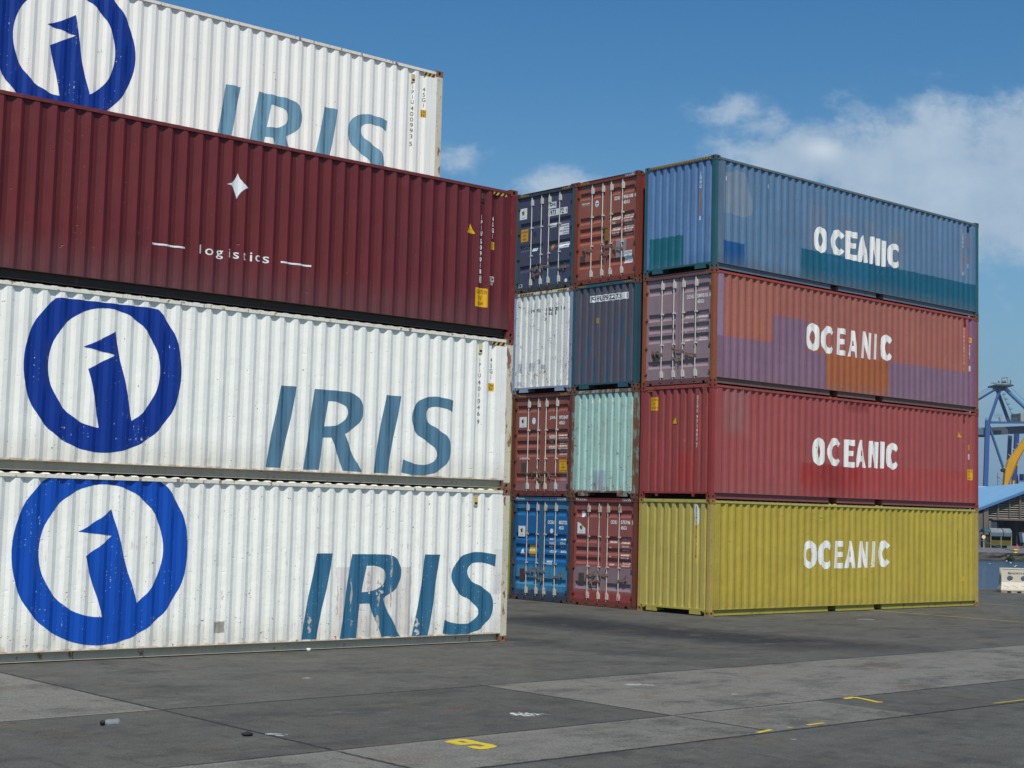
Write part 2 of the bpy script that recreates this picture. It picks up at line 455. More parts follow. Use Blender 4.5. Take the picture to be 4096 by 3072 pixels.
def mk_bar(y, far):
    mb = MB(); mb.tube([(.026, y, .085), (.026, y, 2.80)], .0150, 8)
    mb.add([(.012, y - .012, 2.80), (.012, y + .012, 2.80), (.04, y + .012, 2.80), (.04, y - .012, 2.80), (.026, y, 2.85)], [(0, 1, 4), (1, 2, 4), (2, 3, 4), (3, 0, 4)])
    mb.box(.005, X_DOOR, y - .062, y + .02, 2.50, 2.63).box(.007, X_DOOR, y - .05, y + .022, 2.63, 2.67)
    mb.box(.004, X_DOOR, y - .06, y + .022, .20, .34).box(.006, X_DOOR, y - .03, y + .022, .34, .38)
    for z in (1.03, 1.83): mb.box(.006, X_DOOR, y - .06, y + .024, z, z + .035)
    return half_turn(mb) if far else mb
def mk_handle(y, z, dirn, drop, far):
    mb = MB(); e = y + dirn * .27
    mb.box(.000, .05, y - .035, y + .035, z - .03, z + .03)
    mb.bar((.012, y, z), (.014, y + dirn * .14, z + drop * .6), .012, .032); mb.bar((.014, y + dirn * .14, z + drop * .6), (.018, e, z + drop), .012, .03)
    mb.box(.004, .05, e - .03, e + .03, z + drop - .05, z + drop + .03); mb.bar((.006, e, z + drop + .02), (.002, e + dirn * .03, z + drop + .075), .02)
    mb.bar((.008, e - dirn * .05, z + drop), (.012, e - dirn * .06, z + drop - .12), .018)
    return half_turn(mb) if far else mb
def mk_hinge(left, z, far):
    mb = MB(); y0 = WID - .16 if left else .05
    mb.box(.010, X_DOOR, y0, y0 + .11, z, z + .05).tube([(.016, y0 + (.085 if left else .025), z - .03), (.016, y0 + (.085 if left else .025), z + .08)], .014, 6)
    return half_turn(mb) if far else mb
def mk_gasket(far):
    mb = MB().box(.085, .10, 1.19, 1.245, .15, 2.76).box(.088, .102, .08, .12, .15, 2.76).box(.088, .102, WID - .12, WID - .08, .15, 2.76).box(.088, .1, .1, WID - .1, .145, .16)
    return half_turn(mb) if far else mb

M = {}
M['galv'] = metal('galvanised_bar', (205, 205, 195), .28, .5)
M['galv_rust'] = metal('rusty_bar', (196, 188, 172), .45, .5); M['handle'] = metal('rusty_handle', (128, 114, 98), .7, .6)
M['rubber'] = plain('gasket_rubber', (28, 28, 30), .8)
M['timber'] = plain('floor_steel', (36, 33, 31), .9)
M['lamp_black'] = plain('black_paint', (32, 32, 34), .6)
M['hz_y'] = decal_mat('hazard_yellow', (205, 160, 70), .35, (110, 100, 80)); M['hz_k'] = decal_mat('hazard_black', (30, 30, 30), .2, (90, 80, 70))
M['stick_w'] = decal_mat('sticker_white', (226, 230, 232), .12, (170, 170, 165)); M['stick_y'] = decal_mat('sticker_yellow', (222, 170, 12), .15, (150, 120, 40))
M['ink'] = decal_mat('black_ink', (26, 28, 32), .1, (70, 70, 70)); M['ink_worn'] = decal_mat('worn_black_ink', (50, 52, 54), .5)
M['white_txt'] = decal_mat('white_lettering', (240, 240, 234), .15); M['white_worn'] = decal_mat('worn_white_lettering', (232, 230, 222), .7)
M['white_faint'] = decal_mat('faint_white_lettering', (220, 222, 216), 1.5)
M['oceanic'] = decal_mat('brushed_white_paint', (238, 238, 232), .3, None, .5, .16)
M['orange_strip'] = decal_mat('orange_strip', (168, 112, 92), .6); M['disc'] = decal_mat('white_disc', (226, 232, 236), .05, (190, 190, 190))
M['dark_plate'] = decal_mat('data_plate', (74, 70, 64), .5, (110, 90, 70)); M['grey_patch'] = decal_mat('grey_repair_patch', (150, 140, 142), .5, (120, 90, 80))
M['navy_dot'] = decal_mat('navy_dot', (38, 52, 92), .1, (60, 60, 80))
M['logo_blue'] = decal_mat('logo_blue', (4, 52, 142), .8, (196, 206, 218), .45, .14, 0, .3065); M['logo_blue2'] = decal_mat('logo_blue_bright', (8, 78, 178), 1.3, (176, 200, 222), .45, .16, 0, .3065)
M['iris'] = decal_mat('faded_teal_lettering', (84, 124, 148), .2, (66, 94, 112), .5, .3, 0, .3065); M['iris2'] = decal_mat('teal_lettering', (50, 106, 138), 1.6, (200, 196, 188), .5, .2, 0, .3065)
M['iris3'] = decal_mat('pale_teal_lettering', (112, 156, 178), .2, (78, 110, 128), .5, .4, 0, .3065)
M['star'] = decal_mat('star_white', (232, 236, 236), 0)

def container(name_pos, label, lvl, frame, y0, ends, mats, rec=.05, pockets=False, sill='pads', grooves=None, z_extra=0, xoff=0, end_x='doors', bars=None, group=None):
    """mats: side, end, frame, [far frame], roof"""
    (ox, oy), a = frame; ca, sa = math.cos(a), math.sin(a)
    loc = (ox + xoff * ca - y0 * sa, oy + xoff * sa + y0 * ca, lvl * H + z_extra)
    root = empty('shipping_container', loc, a, label, 'shipping container', group)
    left = frame is LEFT; prof = SIDE_L if left else SIDE_R; pk = 'L' if left else 'R'
    ms, me_, mf = mats['side'], mats['end'], mats['frame']; mp = mats.get('post', mf); mc = mats.get('cast', mf); mr = mats.get('rail', mf)
    shared(('side', pk, 0), 'side_panel', lambda: mk_side(prof, False), ms, root)
    shared(('side', pk, 1), 'side_panel', lambda: mk_side(prof, True), ms, root)
    shared('roof', 'roof', mk_roof, mats.get('roof', mr), root); shared('floor', 'floor', mk_floor, M['timber'], root)
    for iy in (0, 1):
        shared(('tr', iy), 'top_rail', lambda: mk_top_rail(iy), mr, root)
        shared(('br', iy, rec, pockets), 'bottom_rail', lambda: mk_bottom_rail(iy, rec, pockets), mats.get('brail', mf), root)
    door0 = ends == 'doors'
    for ix in (0, 1):
        isd = door0 if ix == 0 else not door0
        for iy in (0, 1):
            shared(('post', ix, iy, isd), 'corner_post', lambda: mk_post(ix, iy, isd), mp, root)
            for iz in (0, 1): shared(('cast', ix, iy, iz), 'corner_casting', lambda: mk_casting(ix, iy, iz), mc, root)
        far = ix == 1
        if not isd:
            shared(('ew', far), 'front_wall', lambda: mk_end_wall(far), me_, root)
            shared(('fh', far), 'front_header', lambda: mk_front_header(far), mr, root)
            shared(('fs', far, sill), 'front_sill', lambda: mk_front_sill(far, sill), mats.get('sill', mf), root)
        else:
            gp = GROOVES3 if grooves == 3 else GROOVES5
            shared(('dh', far), 'door_header', lambda: mk_door_header(far), mats.get('hdr', mr), root); shared(('ds', far), 'door_sill', lambda: mk_door_sill(far), mats.get('sill', mf), root)
            shared(('gk', far), 'door_gasket', lambda: mk_gasket(far), M['rubber'], root)
            for lf in (0, 1):
                d = shared(('door', lf, grooves, far), 'door', lambda: mk_door(lf, gp, far), me_, root)
                for j, y in enumerate((1.37, 1.78) if lf else (.62, 1.05)):
                    shared(('bar', y, far), 'locking_bar', lambda: mk_bar(y, far), bars or M['galv'], d)
                    hz = mats.get('hz', .74) + (.13 if j else 0) - (.05 if lf else 0); dirn = mats.get('hd', (1, 1, -1, 1))[2 * lf + j]; dr = (.05, .02, -.03, .06)[2 * lf + j]
                    shared(('hd', y, hz, dirn, far), 'door_handle', lambda: mk_handle(y, hz, dirn, dr, far), M['handle'], d)
                for z in (.30, .98, 1.72, 2.45): shared(('hg', lf, z, far), 'hinge', lambda: mk_hinge(lf, z, far), mp, d)
    return root

def stripes(root, y0, y1, z0, z1, n, surf='rail', slant=.6, off=.003, cols=None):
    """diagonal yellow and black warning stripes; y0 is the left end as seen"""
    V, Fk, Vy, Fy = [], [], [], []
    w = (y1 - y0) / n; sl = slant * (z1 - z0) * (1 if y1 > y0 else -1)
    dark = []
    for k in range(n):
        a = y0 + k * w; b = a + w * .5
        dark.append(([(a, z0), (b, z0), (b + sl, z1), (a + sl, z1)], [(0, 1, 2, 3)]))
    cy, ck = cols or (M['hz_y'], M['hz_k'])
    lo, hi = min(y0, y1), max(y0, y1)
    o = decal('hazard_stripes', rect2(lo, hi + abs(sl) * 0, z0, z1), surf, cy, root, off=off)
    clipped = []
    for v, f in dark: clipped.append(([(min(max(p[0], lo), hi), p[1]) for p in v], f))
    decal('hazard_stripe_bar', join2(*clipped), surf, ck, o, off=off + .0015)
    o.parent = root
def vent(root, x, z0, z1, mat, prof):
    y = Y_SIDE + depth_at(prof, x + .04)
    mb = MB().box(x, x + .085, y - .022, y, z0, z1)
    o = mb.build('vent', mat, root)
    MB().box(x + .012, x + .073, y - .0245, y - .0225, z0 + .025, z0 + .065).build('vent_slot', M['lamp_black'], o)
def stack_txt(s): return '\n'.join(s)

# lettering helpers on faces --------------------------------------------------
def side_text(root, body, x0, x1, z0, z1, mat, prof, name='lettering', line=1., bold=0.):
    return decal(name, text2(body, x0, x1, z0, z1, line, bold), 'side', mat, root, prof)
def end_text(root, body, yl, yr, z0, z1, mat, surf, prof, name='lettering', line=1., off=.003, bold=0.):
    v, f = text2(body, 0, 1, z0, z1, line, bold)
    return decal(name, ([(yl + p[0] * (yr - yl), p[1]) for p in v], f), surf, mat, root, prof, off=off)
def end_rect(root, yl, yr, z0, z1, mat, surf, prof, name='sticker', off=.003):
    return decal(name, rect2(yr, yl, z0, z1), surf, mat, root, prof, off=off)
def ell(cx, cz, rx, rz, n=40, a0=0):
    return [(cx + rx * math.cos(a0 + 2 * math.pi * k / n), cz + rz * math.sin(a0 + 2 * math.pi * k / n)) for k in range(n)]

# ------------------------------------------------------------------ ground, quay, water, far shore (setting)
def build_setting():
    m = Mat('yard_concrete', .85); X, Y = m.x, m.y
    n1 = m.noise(.55, 5, .6, obj=False); n2 = m.noise(2.6, 5, .65, obj=False, loc=(3, 8, 0)); n3 = m.noise(38, 3, .7, obj=False); n4 = m.noise(160, 2, .6, obj=False)
    wob = (m.noise(1.7, 4, .65, obj=False, loc=(7, 0, 0)) - .5); wob2 = (m.noise(9, 3, .7, obj=False, loc=(2, 4, 0)) - .5)
    Xw, Yw = X + wob * .10 + wob2 * .05, Y + wob * .10 + wob2 * .05
    n5 = m.noise(75, 2, .6, obj=False, loc=(6, 6, 6)); n6 = m.noise(6.5, 5, .7, obj=False, loc=(16, 6, 6))
    def band(v, a, b): return v.gt(a) * v.lt(b)
    left = X.lt(-19.6)
    base = m.scale(m.col((.110, .110, .095)), (n1 - .5) * .8 + (n2 - .5) * .8 + 1.)
    # lighter slabs of exposed aggregate, older darker pours
    light = left * Y.gt(-8.4) * Y.lt(-2.9 ) + band(Yw, -12.0, -8.4) * Xw.gt(-14.5) + band(Yw, -13.62, -12.0) * Xw.lt(-11.6) * .8 + Y.lt(-12) * X.lt(-16.8) * Y.gt(-13.6) * .25
    dark = band(Yw, -12.0, -8.4) * Xw.gt(-19.6) * Xw.lt(-14.5) + band(Yw, -12, -8.4) * left * .35 + Yw.lt(-13.62) * .25 + band(Yw, -13.62, -12.0) * Xw.gt(-11.6) * .45
    c = m.mix(base, m.scale(m.col((.200, .197, .170)), (n2 - .5) * .6 + (n3 - .5) * .5 + 1.), light.min(1) * .92)
    c = m.mix(c, m.scale(m.col((.085, .084, .075)), (n2 - .5) * .5 + 1.), dark.min(1) * .6)
    # tyre grime between the stacks and broad stains
    gx = ((X + 4.9) / 1.25).pow(2) if False else None
    arc = X + 4.75 + (Y + 1.2).abs() * (Y + 1.2).abs() * -.028 + wob * 1.6
    streak = arc.abs().sm(.5, 2.2).inv() * Y.sm(2.3, 1.2).inv().inv() * Y.sm(-9.5, -5.5) * Y.lt(3)
    c = m.mix(c, (.026, .027, .031), streak * (n2.sm(.25, .6) * .25 + .75))
    streak2 = (X + 9.2 + (Y + 3) * .25 + wob * 2.5).abs().sm(.1, 1.3).inv() * Y.sm(-9, -6) * Y.lt(2)
    c = m.mix(c, (.030, .031, .034), streak2 * n1.sm(.3, .58) * .7)
    stain = m.noise(.7, 6, .72, stretch=(1, 1.5, 1), obj=False, loc=(11, 5, 0)).sm(.47, .66)
    c = m.mix(c, (.042, .042, .038), stain * .6)
    scuff = m.noise(1.4, 5, .7, stretch=(3.2, .55, 1), obj=False, loc=(1, 15, 0)).sm(.55, .75)
    c = m.mix(c, (.040, .040, .036), scuff * .7)
    pale = m.noise(1.2, 6, .72, stretch=(.6, 1.5, 1), obj=False, loc=(21, 5, 0)).sm(.56, .74)
    c = m.mix(c, (.19, .185, .17), pale * .55)
    rusty = m.noise(.8, 4, .6, stretch=(1, 1.2, 1), obj=False, loc=(31, 2, 0)).sm(.56, .72)
    c = m.mix(c, (.15, .105, .07), rusty * .45)
    oil = m.noise(3.1, 4, .6, obj=False, loc=(14, 9, 0)).sm(.68, .74)
    c = m.mix(c, (.022, .022, .024), oil * .55)
    c = m.scale(c, ((n3 - .5) * 1.5 + (n5 - .5) * 1.5 + (n6 - .5) * .7 + 1.) * (light.min(1) * .02 + .84))
    grit = n3.gt(.62) * n4.gt(.5); c = m.mix(c, (.34, .33, .30), grit * (light.min(1) * .6 + .14))
    pits = n3.lt(.36) * n4.lt(.55); c = m.mix(c, (.035, .035, .034), pits * (light.min(1) * .45 + .15))
    # joints: long ones every few metres, cross joints per strip, slightly broken
    def joint(v, at_, w=.022): return (v - at_ + wob2 * .06 + (n6 - .5) * .05).abs().sm(w * .5, w * 1.5).inv()
    J = joint(Y, -8.4, .026).max(joint(Y, -12.0, .026)).max(joint(Y, -13.62, .032)).max(joint(Y, -4.7, .014) * n1.sm(.4, .6) * .5)
    Jx = joint(X, -19.6, .026).max(joint(X, -14.5, .024) * Y.lt(-8.3) * Y.gt(-13.5)).max(joint(X, -24.6, .016)).max(joint(X, -9.4, .012) * Y.lt(-12) * .6).max(joint(X, 6.2, .02) * .5)
    J = J.max(Jx)
    crk = (m.noise(.7, 6, .7, obj=False, loc=(5, 1, 0)) - .5).abs().sm(.0025, .007).inv() * n1.gt(.53) * .5
    c = m.mix(c, (.020, .020, .019), (J.max(crk)) * (n2.sm(.2, .55) * .3 + .7))
    lip = (Y + 8.36 + wob2 * .06).abs().lt(.05).max((Y + 12.05 + wob2 * .06).abs().lt(.05)) * light.min(1) * n3.gt(.45)
    c = m.mix(c, (.24, .23, .20), lip * .5)
    ground_mat = m.out(c, (n2 - .5) * .25 + .82, (n3 - .5) * 1.2 + (n2 - .5) * 2. + J * -1.5, dist=.010)
    (ox, oy), a = RIGHT
    # one sheet, everything this side of the quay edge (a straight line 56 m in front of the camera)
    ca, sa = math.cos(a), math.sin(a)
    def loc2(x, y): dx, dy = x - ox, y - oy; return (dx * ca + dy * sa, -dx * sa + dy * ca, 0)
    mb = MB().quad(loc2(-700, -500), loc2(900, -500), loc2(900, 56), loc2(-700, 56))
    g = mb.build('ground', ground_mat); g.location = (ox, oy, 0); g.rotation_euler = (0, 0, a); g['kind'] = 'structure'
    yel = decal_mat('road_yellow', (214, 190, 40), .5, None, .7, .05, .12); yel2 = decal_mat('worn_road_yellow', (176, 158, 50), 1.6, None, .7, .1, .3)
    wht = decal_mat('spilt_white', (200, 206, 200), 2.4, None, .8, .0, .45)
    def gdec(name, flat, mat, z=.004):
        mb = MB().add([(p[0], p[1], z) for p in flat[0]], flat[1]); return mb.build(name, mat, g)
    nine = [(-17.35, -12.06)]
    P9 = GROUND9
    gdec('painted_number', poly2(*P9), yel)
    gdec('painted_number', poly2(GROUND7), yel)
    for k in range(0, len(DASH) - 1, 2):
        (x0, y0), (x1, y1) = DASH[k], DASH[k + 1]; gdec('painted_line', ([(x0, y0 - .03), (x1, y1 - .03), (x1, y1 + .03), (x0, y0 + .03)], [(0, 1, 2, 3)]), yel)
    gdec('painted_line', rect2(-9.6, -8.2, -13.55, -13.48), yel2)
    gdec('painted_line', rect2(6.66, 6.79, -9.5, .4), yel2); gdec('painted_line', rect2(13.4, 13.52, -6, 1.2), yel2)
    wht2 = decal_mat('spilt_white_strong', (222, 228, 224), 3.2, None, .8, .0, .2)
    gdec('paint_splash', poly2([(-16.06 + (.17 + .05 * math.sin(k * 2.3)) * math.cos(k * .262), -11.02 + (.20 + .06 * math.sin(k * 1.7 + 1)) * math.sin(k * .262)) for k in range(24)]), wht2, .006)
    rnd = random.Random(3)
    for (x, y, r) in ((-16.06, -11.0, .16), (-15.85, -11.1, .1), (-12.5, -9.4, .2), (-12.3, -9.55, .12), (3.3, -2.3, .35), (-12.05, -10.95, .08), (-16.2, -6.45, .1), (-19.5, -10.8, .16), (-5.4, -.5, .12), (-14.8, -14.1, .07)):
        gdec('paint_splash', poly2([(x + r * (.45 + .75 * rnd.random()) * math.cos(k * .449) * .8, y + r * (.45 + .75 * rnd.random()) * math.sin(k * .449) * .8) for k in range(14)]), wht)
    # quay wall and coping on this side
    conc = plain('quay_concrete', (108, 104, 98), .85, .3, 1.2)
    q = MB().box(-700, 900, 56, 56.4, -6, -.02).build('quay_wall', conc); q['kind'] = 'structure'
    c_ = MB().box(-700, 900, 55.95, 56.45, -.019, .05).build('quay_kerb', plain('kerb_concrete', (96, 92, 88), .85, .3, 2)); c_['kind'] = 'structure'
    # water
    w = Mat('harbour_water', .12, 'Object'); w.bsdf.inputs['IOR'].default_value = 1.33; w.bsdf.inputs['Specular IOR Level'].default_value = .35
    b1 = w.noise(.5, 5, .6, stretch=(.6, 1.6, 1), obj=False); b2 = w.noise(2.2, 4, .6, stretch=(.6, 1.4, 1), obj=False)
    wm = w.out(w.scale(w.col((.030, .072, .125)), (b1 - .5) * .9 + 1), None, b1 + b2 * .4, dist=.5, strength=.8)
    wo = MB().quad((-1200, 56.2, -2.2), (1400, 56.2, -2.2), (1400, 189, -2.2), (-1200, 189, -2.2)).build('water', wm); wo['kind'] = 'structure'
    # far shore
    fl = MB().box(-1200, 1400, 188.3, 1500, -8, -1.21).build('far_quay', plain('far_quay_asphalt', (104, 104, 106), .9, .2, .4)); fl['kind'] = 'structure'
    st = Mat('quay_stone', .9, 'Object'); nn = st.noise(.5, 5, .65, stretch=(1, 1, 2.5), obj=False); gn = st.noise(.16, 4, .6, obj=False, loc=(3, 0, 0))
    cst = st.mix(st.scale(st.col((.15, .135, .115)), (nn - .5) * 1.2 + 1), (.05, .055, .025), gn.sm(.5, .62) * .7)
    cst = st.mix(cst, (.03, .032, .024), st.z.sm(-2.2, -1.75).inv() * .8)
    mb = MB(); rnd = random.Random(5); xs = [30 + k * .9 for k in range(60)]
    mb.add([(x, 188.0 + rnd.random() * .25 * (1 if z < -1.3 else .5), z + (rnd.random() - .5) * .08) for x in xs for z in (-3, -1.9, -1.55, -1.20)], [(4 * i + j, 4 * i + 4 + j, 4 * i + 5 + j, 4 * i + 1 + j) for i in range(59) for j in range(3)])
    mb.box(-1200, 30, 188.05, 188.3, -8, -1.2).box(83, 1400, 188.05, 188.3, -8, -1.2).box(30, 83, 188.1, 188.5, -1.23, -1.18)
    fw = mb.build('far_quay_wall', st.out(cst, None, nn, dist=.1)); fw['kind'] = 'structure'
    return g

DASH = [(-14.755, -13.562), (-14.414, -13.491), (-14.085, -13.471), (-14.036, -13.501), (-13.71, -13.474), (-13.37, -13.47)]
GROUND9 = ([(-18.289,-12.163),(-18.143,-12.114),(-18.036,-12.11),(-17.969,-12.151),(-17.964,-12.253),(-17.979,-12.384),(-17.979,-12.507),(-17.97,-12.596),(-18.003,-12.71),(-18.08,-12.756),(-18.2,-12.786),(-18.286,-12.772),(-18.317,-12.699),(-18.301,-12.569),(-18.238,-12.55),(-18.192,-12.551),(-18.182,-12.638),(-18.098,-12.624),(-18.084,-12.524),(-18.11,-12.454),(-18.209,-12.46),(-18.276,-12.445),(-18.303,-12.387),(-18.299,-12.281)],
           [(-18.146,-12.22),(-18.085,-12.223),(-18.096,-12.342),(-18.155,-12.326)])
GROUND7 = [(-11.041,-12.037),(-10.884,-12.014),(-10.782,-12.02),(-10.745,-12.063),(-10.779,-12.195),(-10.837,-12.376),(-10.908,-12.526),(-10.881,-12.595),(-10.931,-12.625),(-11.014,-12.589),(-10.94,-12.393),(-10.861,-12.191),(-10.865,-12.103),(-11.001,-12.133),(-11.077,-12.12)]

# ------------------------------------------------------------------ big lettering, traced in metres on the panel (x along the container, z up)
I1=[(7.054,1.622),(7.371,1.625),(7.116,0.219),(6.828,0.216)]
R_O=[(7.754,1.612),(8.417,1.612),(8.565,1.591),(8.679,1.516),(8.759,1.398),(8.771,1.274),(8.744,1.149),(8.662,1.041),(8.543,0.942),(8.387,0.858),(8.479,0.693),(8.559,0.543),(8.665,0.363),(8.783,0.204),(8.377,0.214),(8.296,0.43),(8.216,0.589),(8.112,0.783),(7.944,0.779),(7.873,0.211),(7.551,0.205)]
R_I=[(8.042,1.419),(8.181,1.422),(8.304,1.399),(8.403,1.344),(8.438,1.274),(8.434,1.192),(8.389,1.108),(8.295,1.031),(8.199,0.991),(7.972,0.97)]
I3=[(9.258,1.608),(9.582,1.606),(9.347,0.199),(9.027,0.202)]
S_O=[(10.801,1.609),(10.496,1.655),(10.308,1.653),(10.149,1.626),(10.019,1.564),(9.918,1.472),(9.849,1.351),(9.831,1.212),(9.867,1.087),(9.95,0.965),(10.072,0.875),(10.233,0.809),(10.342,0.739),(10.42,0.657),(10.434,0.583),(10.418,0.508),(10.341,0.43),(10.223,0.387),(10.091,0.378),(9.933,0.393),(9.801,0.425),(9.691,0.467),(9.659,0.231),(9.784,0.204),(9.941,0.186),(10.124,0.188),(10.309,0.216),(10.467,0.268),(10.598,0.354),(10.702,0.466),(10.757,0.597),(10.768,0.727),(10.737,0.844),(10.657,0.948),(10.519,1.027),(10.356,1.093),(10.247,1.151),(10.178,1.222),(10.156,1.306),(10.172,1.381),(10.236,1.439),(10.342,1.467),(10.476,1.471),(10.611,1.452),(10.785,1.393)]
STAR=[(6.066,2.256),(6.086,2.205),(6.106,2.162),(6.168,2.096),(6.226,2.059),(6.281,2.036),(6.197,1.997),(6.127,1.936),(6.09,1.873),(6.063,1.812),(6.024,1.913),(5.986,1.986),(5.932,2.027),(5.852,2.031),(5.938,2.064),(6.007,2.125),(6.043,2.195)]
def smooth(lp, n=2):
    """round the traced polygon where it bends gently"""
    for _ in range(n):
        out = []
        for i, p in enumerate(lp):
            a, b = lp[i - 1], lp[(i + 1) % len(lp)]
            v1 = Vector((p[0] - a[0], p[1] - a[1])); v2 = Vector((b[0] - p[0], b[1] - p[1]))
            if v1.length and v2.length and v1.angle(v2) < .9:
                out += [(p[0] - v1[0] * .25, p[1] - v1[1] * .25), (p[0] + v2[0] * .25, p[1] + v2[1] * .25)]
            else: out.append(p)
        lp = out
    return lp
def iris(root, mat, x0, sx, sz, zb):
    f = lambda lp: [(x0 + (x - 7.054) * sx, zb + (z - .205) * sz) for x, z in lp]
    for lps in ((I1,), (smooth(R_O), smooth(R_I)), (I3,), (smooth(S_O),)):
        decal('painted_letter', poly2(*[f(l) for l in lps]), 'side', mat, root, SIDE_L)
def ring_logo(root, mat, c, ro, ri, zmax, body, wob=.0):
    out = [(x, min(z, zmax)) for x, z in ell(c[0], c[1], ro, ro, 72)]
    lg = decal('round_logo', poly2(out, ell(c[0], c[1], ri[0], ri[1], 64)), 'side', mat, root, SIDE_L, off=.003)
    o = decal('logo_figure', poly2(body), 'side', mat, lg, SIDE_L, off=.0045)

def oc_letter(ch, kind, rnd):
    j = lambda a=.012: (rnd.random() - .5) * 2 * a
    if ch == 'O':
        n = 18; o = [(.5 + (.5 + j()) * math.copysign(abs(math.cos(t)) ** .82, math.cos(t)), .5 + (.5 + j()) * math.copysign(abs(math.sin(t)) ** .95, math.sin(t))) for t in [2 * math.pi * k / n for k in range(n)]]
        if kind == 2: i = [(.34, .5), (.40, .66), (.5, .77), (.60, .66), (.66, .5), (.62, .36), (.52, .24), (.40, .36)]
        elif kind == 4: i = [(.42 + .16 * math.cos(t), .5 + .27 * math.sin(t)) if math.cos(t) < 0 else (.42 + .27 * math.cos(t), .5 + .27 * math.sin(t)) for t in [2 * math.pi * k / 14 for k in range(14)]]
        else: i = [(.46 + .22 * math.cos(t) + j(), .48 + .25 * math.sin(t) + j()) for t in [2 * math.pi * k / 14 for k in range(14)]]
        return [o, i]
    if ch == 'C':
        a0 = 38
        o = [(.53 + (.53 + j()) * math.cos(R(t)), .5 + (.5 + j()) * math.sin(R(t))) for t in range(a0, 361 - a0, 19)]
        i = [(.64 + (.25 + j()) * math.cos(R(t)), .49 + (.26 + j()) * math.sin(R(t))) for t in range(322, 39, -22)]
        sc = max(p[0] for p in o); o = [(p[0] / sc, p[1]) for p in o]
        return [[(.97 + j(), .78)] + o + [(.99, .20 + j())] + [(.83, .30 + j())] + i + [(.82, .66 + j())]]
    if ch == 'E': return [[(0 + j(), 0), (.98, 0 + j()), (1, .20 + j()), (.40, .19), (.42, .40), (.88, .41 + j()), (.9, .60), (.42, .60 + j()), (.43, .79), (1, .78 + j()), (.99, 1), (.06, 1 + j())]]
    if ch == 'A':
        b = [(0, 0), (.40, 1), (.66, .99), (1, .0), (.72, 0 + j()), (.66, .22), (.40, .22 + j()), (.30, .01)]
        if kind == 4: return [[(0, 0), (.34, .90), (.5, 1), (.66, .96), (.92, .5), (1, .02), (.68, 0), (.6, .25), (.5, .27), (.38, .0)]]
        return [b, [(.47, .42), (.62, .42), (.58, .62), (.52, .62)]]
    if ch == 'N': return [[(0, 0), (.12 + j(), .99), (.44, 1), (.66, .42), (.68, .98), (1, .97), (.95, .0), (.62, .01), (.36, .55 + j()), (.32, .02)]]
    if ch == 'I': return [[(0, 0), (.18, 1), (1, .98), (.86, .01)]]
OCEANIC = {
 3: [(4.099,4.66,0.958,1.672),(4.803,5.423,0.983,1.701),(5.452,6.018,0.945,1.742),(6.039,6.51,0.94,1.71),(6.595,7.108,0.94,1.737),(7.179,7.386,0.941,1.698),(7.462,8.073,0.97,1.688)],
 2: [(3.791,4.377,1.157,1.914),(4.441,4.993,1.136,1.896),(5.109,5.548,1.15,1.893),(5.627,6.09,1.141,1.886),(6.23,6.734,1.146,1.916),(6.815,7.007,1.164,1.902),(7.131,7.695,1.165,1.926)],
 1: [(4.111,4.654,0.995,1.746),(4.757,5.335,1.013,1.769),(5.467,5.975,1.004,1.758),(6.027,6.492,1.013,1.778),(6.605,7.071,1.018,1.776),(7.152,7.37,1.022,1.787),(7.453,8.015,1.008,1.771)],
 0: [(3.751,4.322,1.156,1.894),(4.395,4.966,1.137,1.898),(5.084,5.514,1.156,1.89),(5.572,6.04,1.153,1.898),(6.17,6.667,1.159,1.897),(6.767,6.997,1.17,1.899),(7.086,7.643,1.172,1.919)]}
def oceanic(root, lvl):
    rnd = random.Random(40 + lvl)
    for ch, (x0, x1, z0, z1) in zip('OCEANIC', OCEANIC[lvl]):
        lps = oc_letter(ch, lvl + 1, rnd)
        decal('painted_letter', poly2(*[[(x0 + p[0] * (x1 - x0), z0 + p[1] * (z1 - z0)) for p in lp] for lp in lps]), 'side', M['oceanic'], root, SIDE_R)

GL, GR = 'shipping containers of the near stack', 'shipping containers of the far block'
WHITE = (246, 247, 238)
white_frame = metal('white_frame', (206, 200, 178), .55, .55); white_rail = metal('white_rail', (232, 229, 214), .4, .5); grey_rail = metal('grey_bottom_rail', (182, 175, 158), .18, .6)
rusty_cast = metal('rusty_casting', (132, 100, 82), .8, .7); rusty_cast2 = metal('brown_casting', (104, 78, 62), .7, .7)
def white_mats(n, patches=(), rust=.25, dent=1., scratch=.5):
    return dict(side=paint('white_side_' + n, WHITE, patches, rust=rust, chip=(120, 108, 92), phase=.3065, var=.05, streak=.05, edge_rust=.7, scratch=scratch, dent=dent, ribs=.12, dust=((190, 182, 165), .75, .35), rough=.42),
                end=paint('white_end_' + n, WHITE, (), 'y', rust=.4), frame=white_frame, post=white_frame, cast=rusty_cast, rail=white_rail, brail=grey_rail, roof=white_rail)

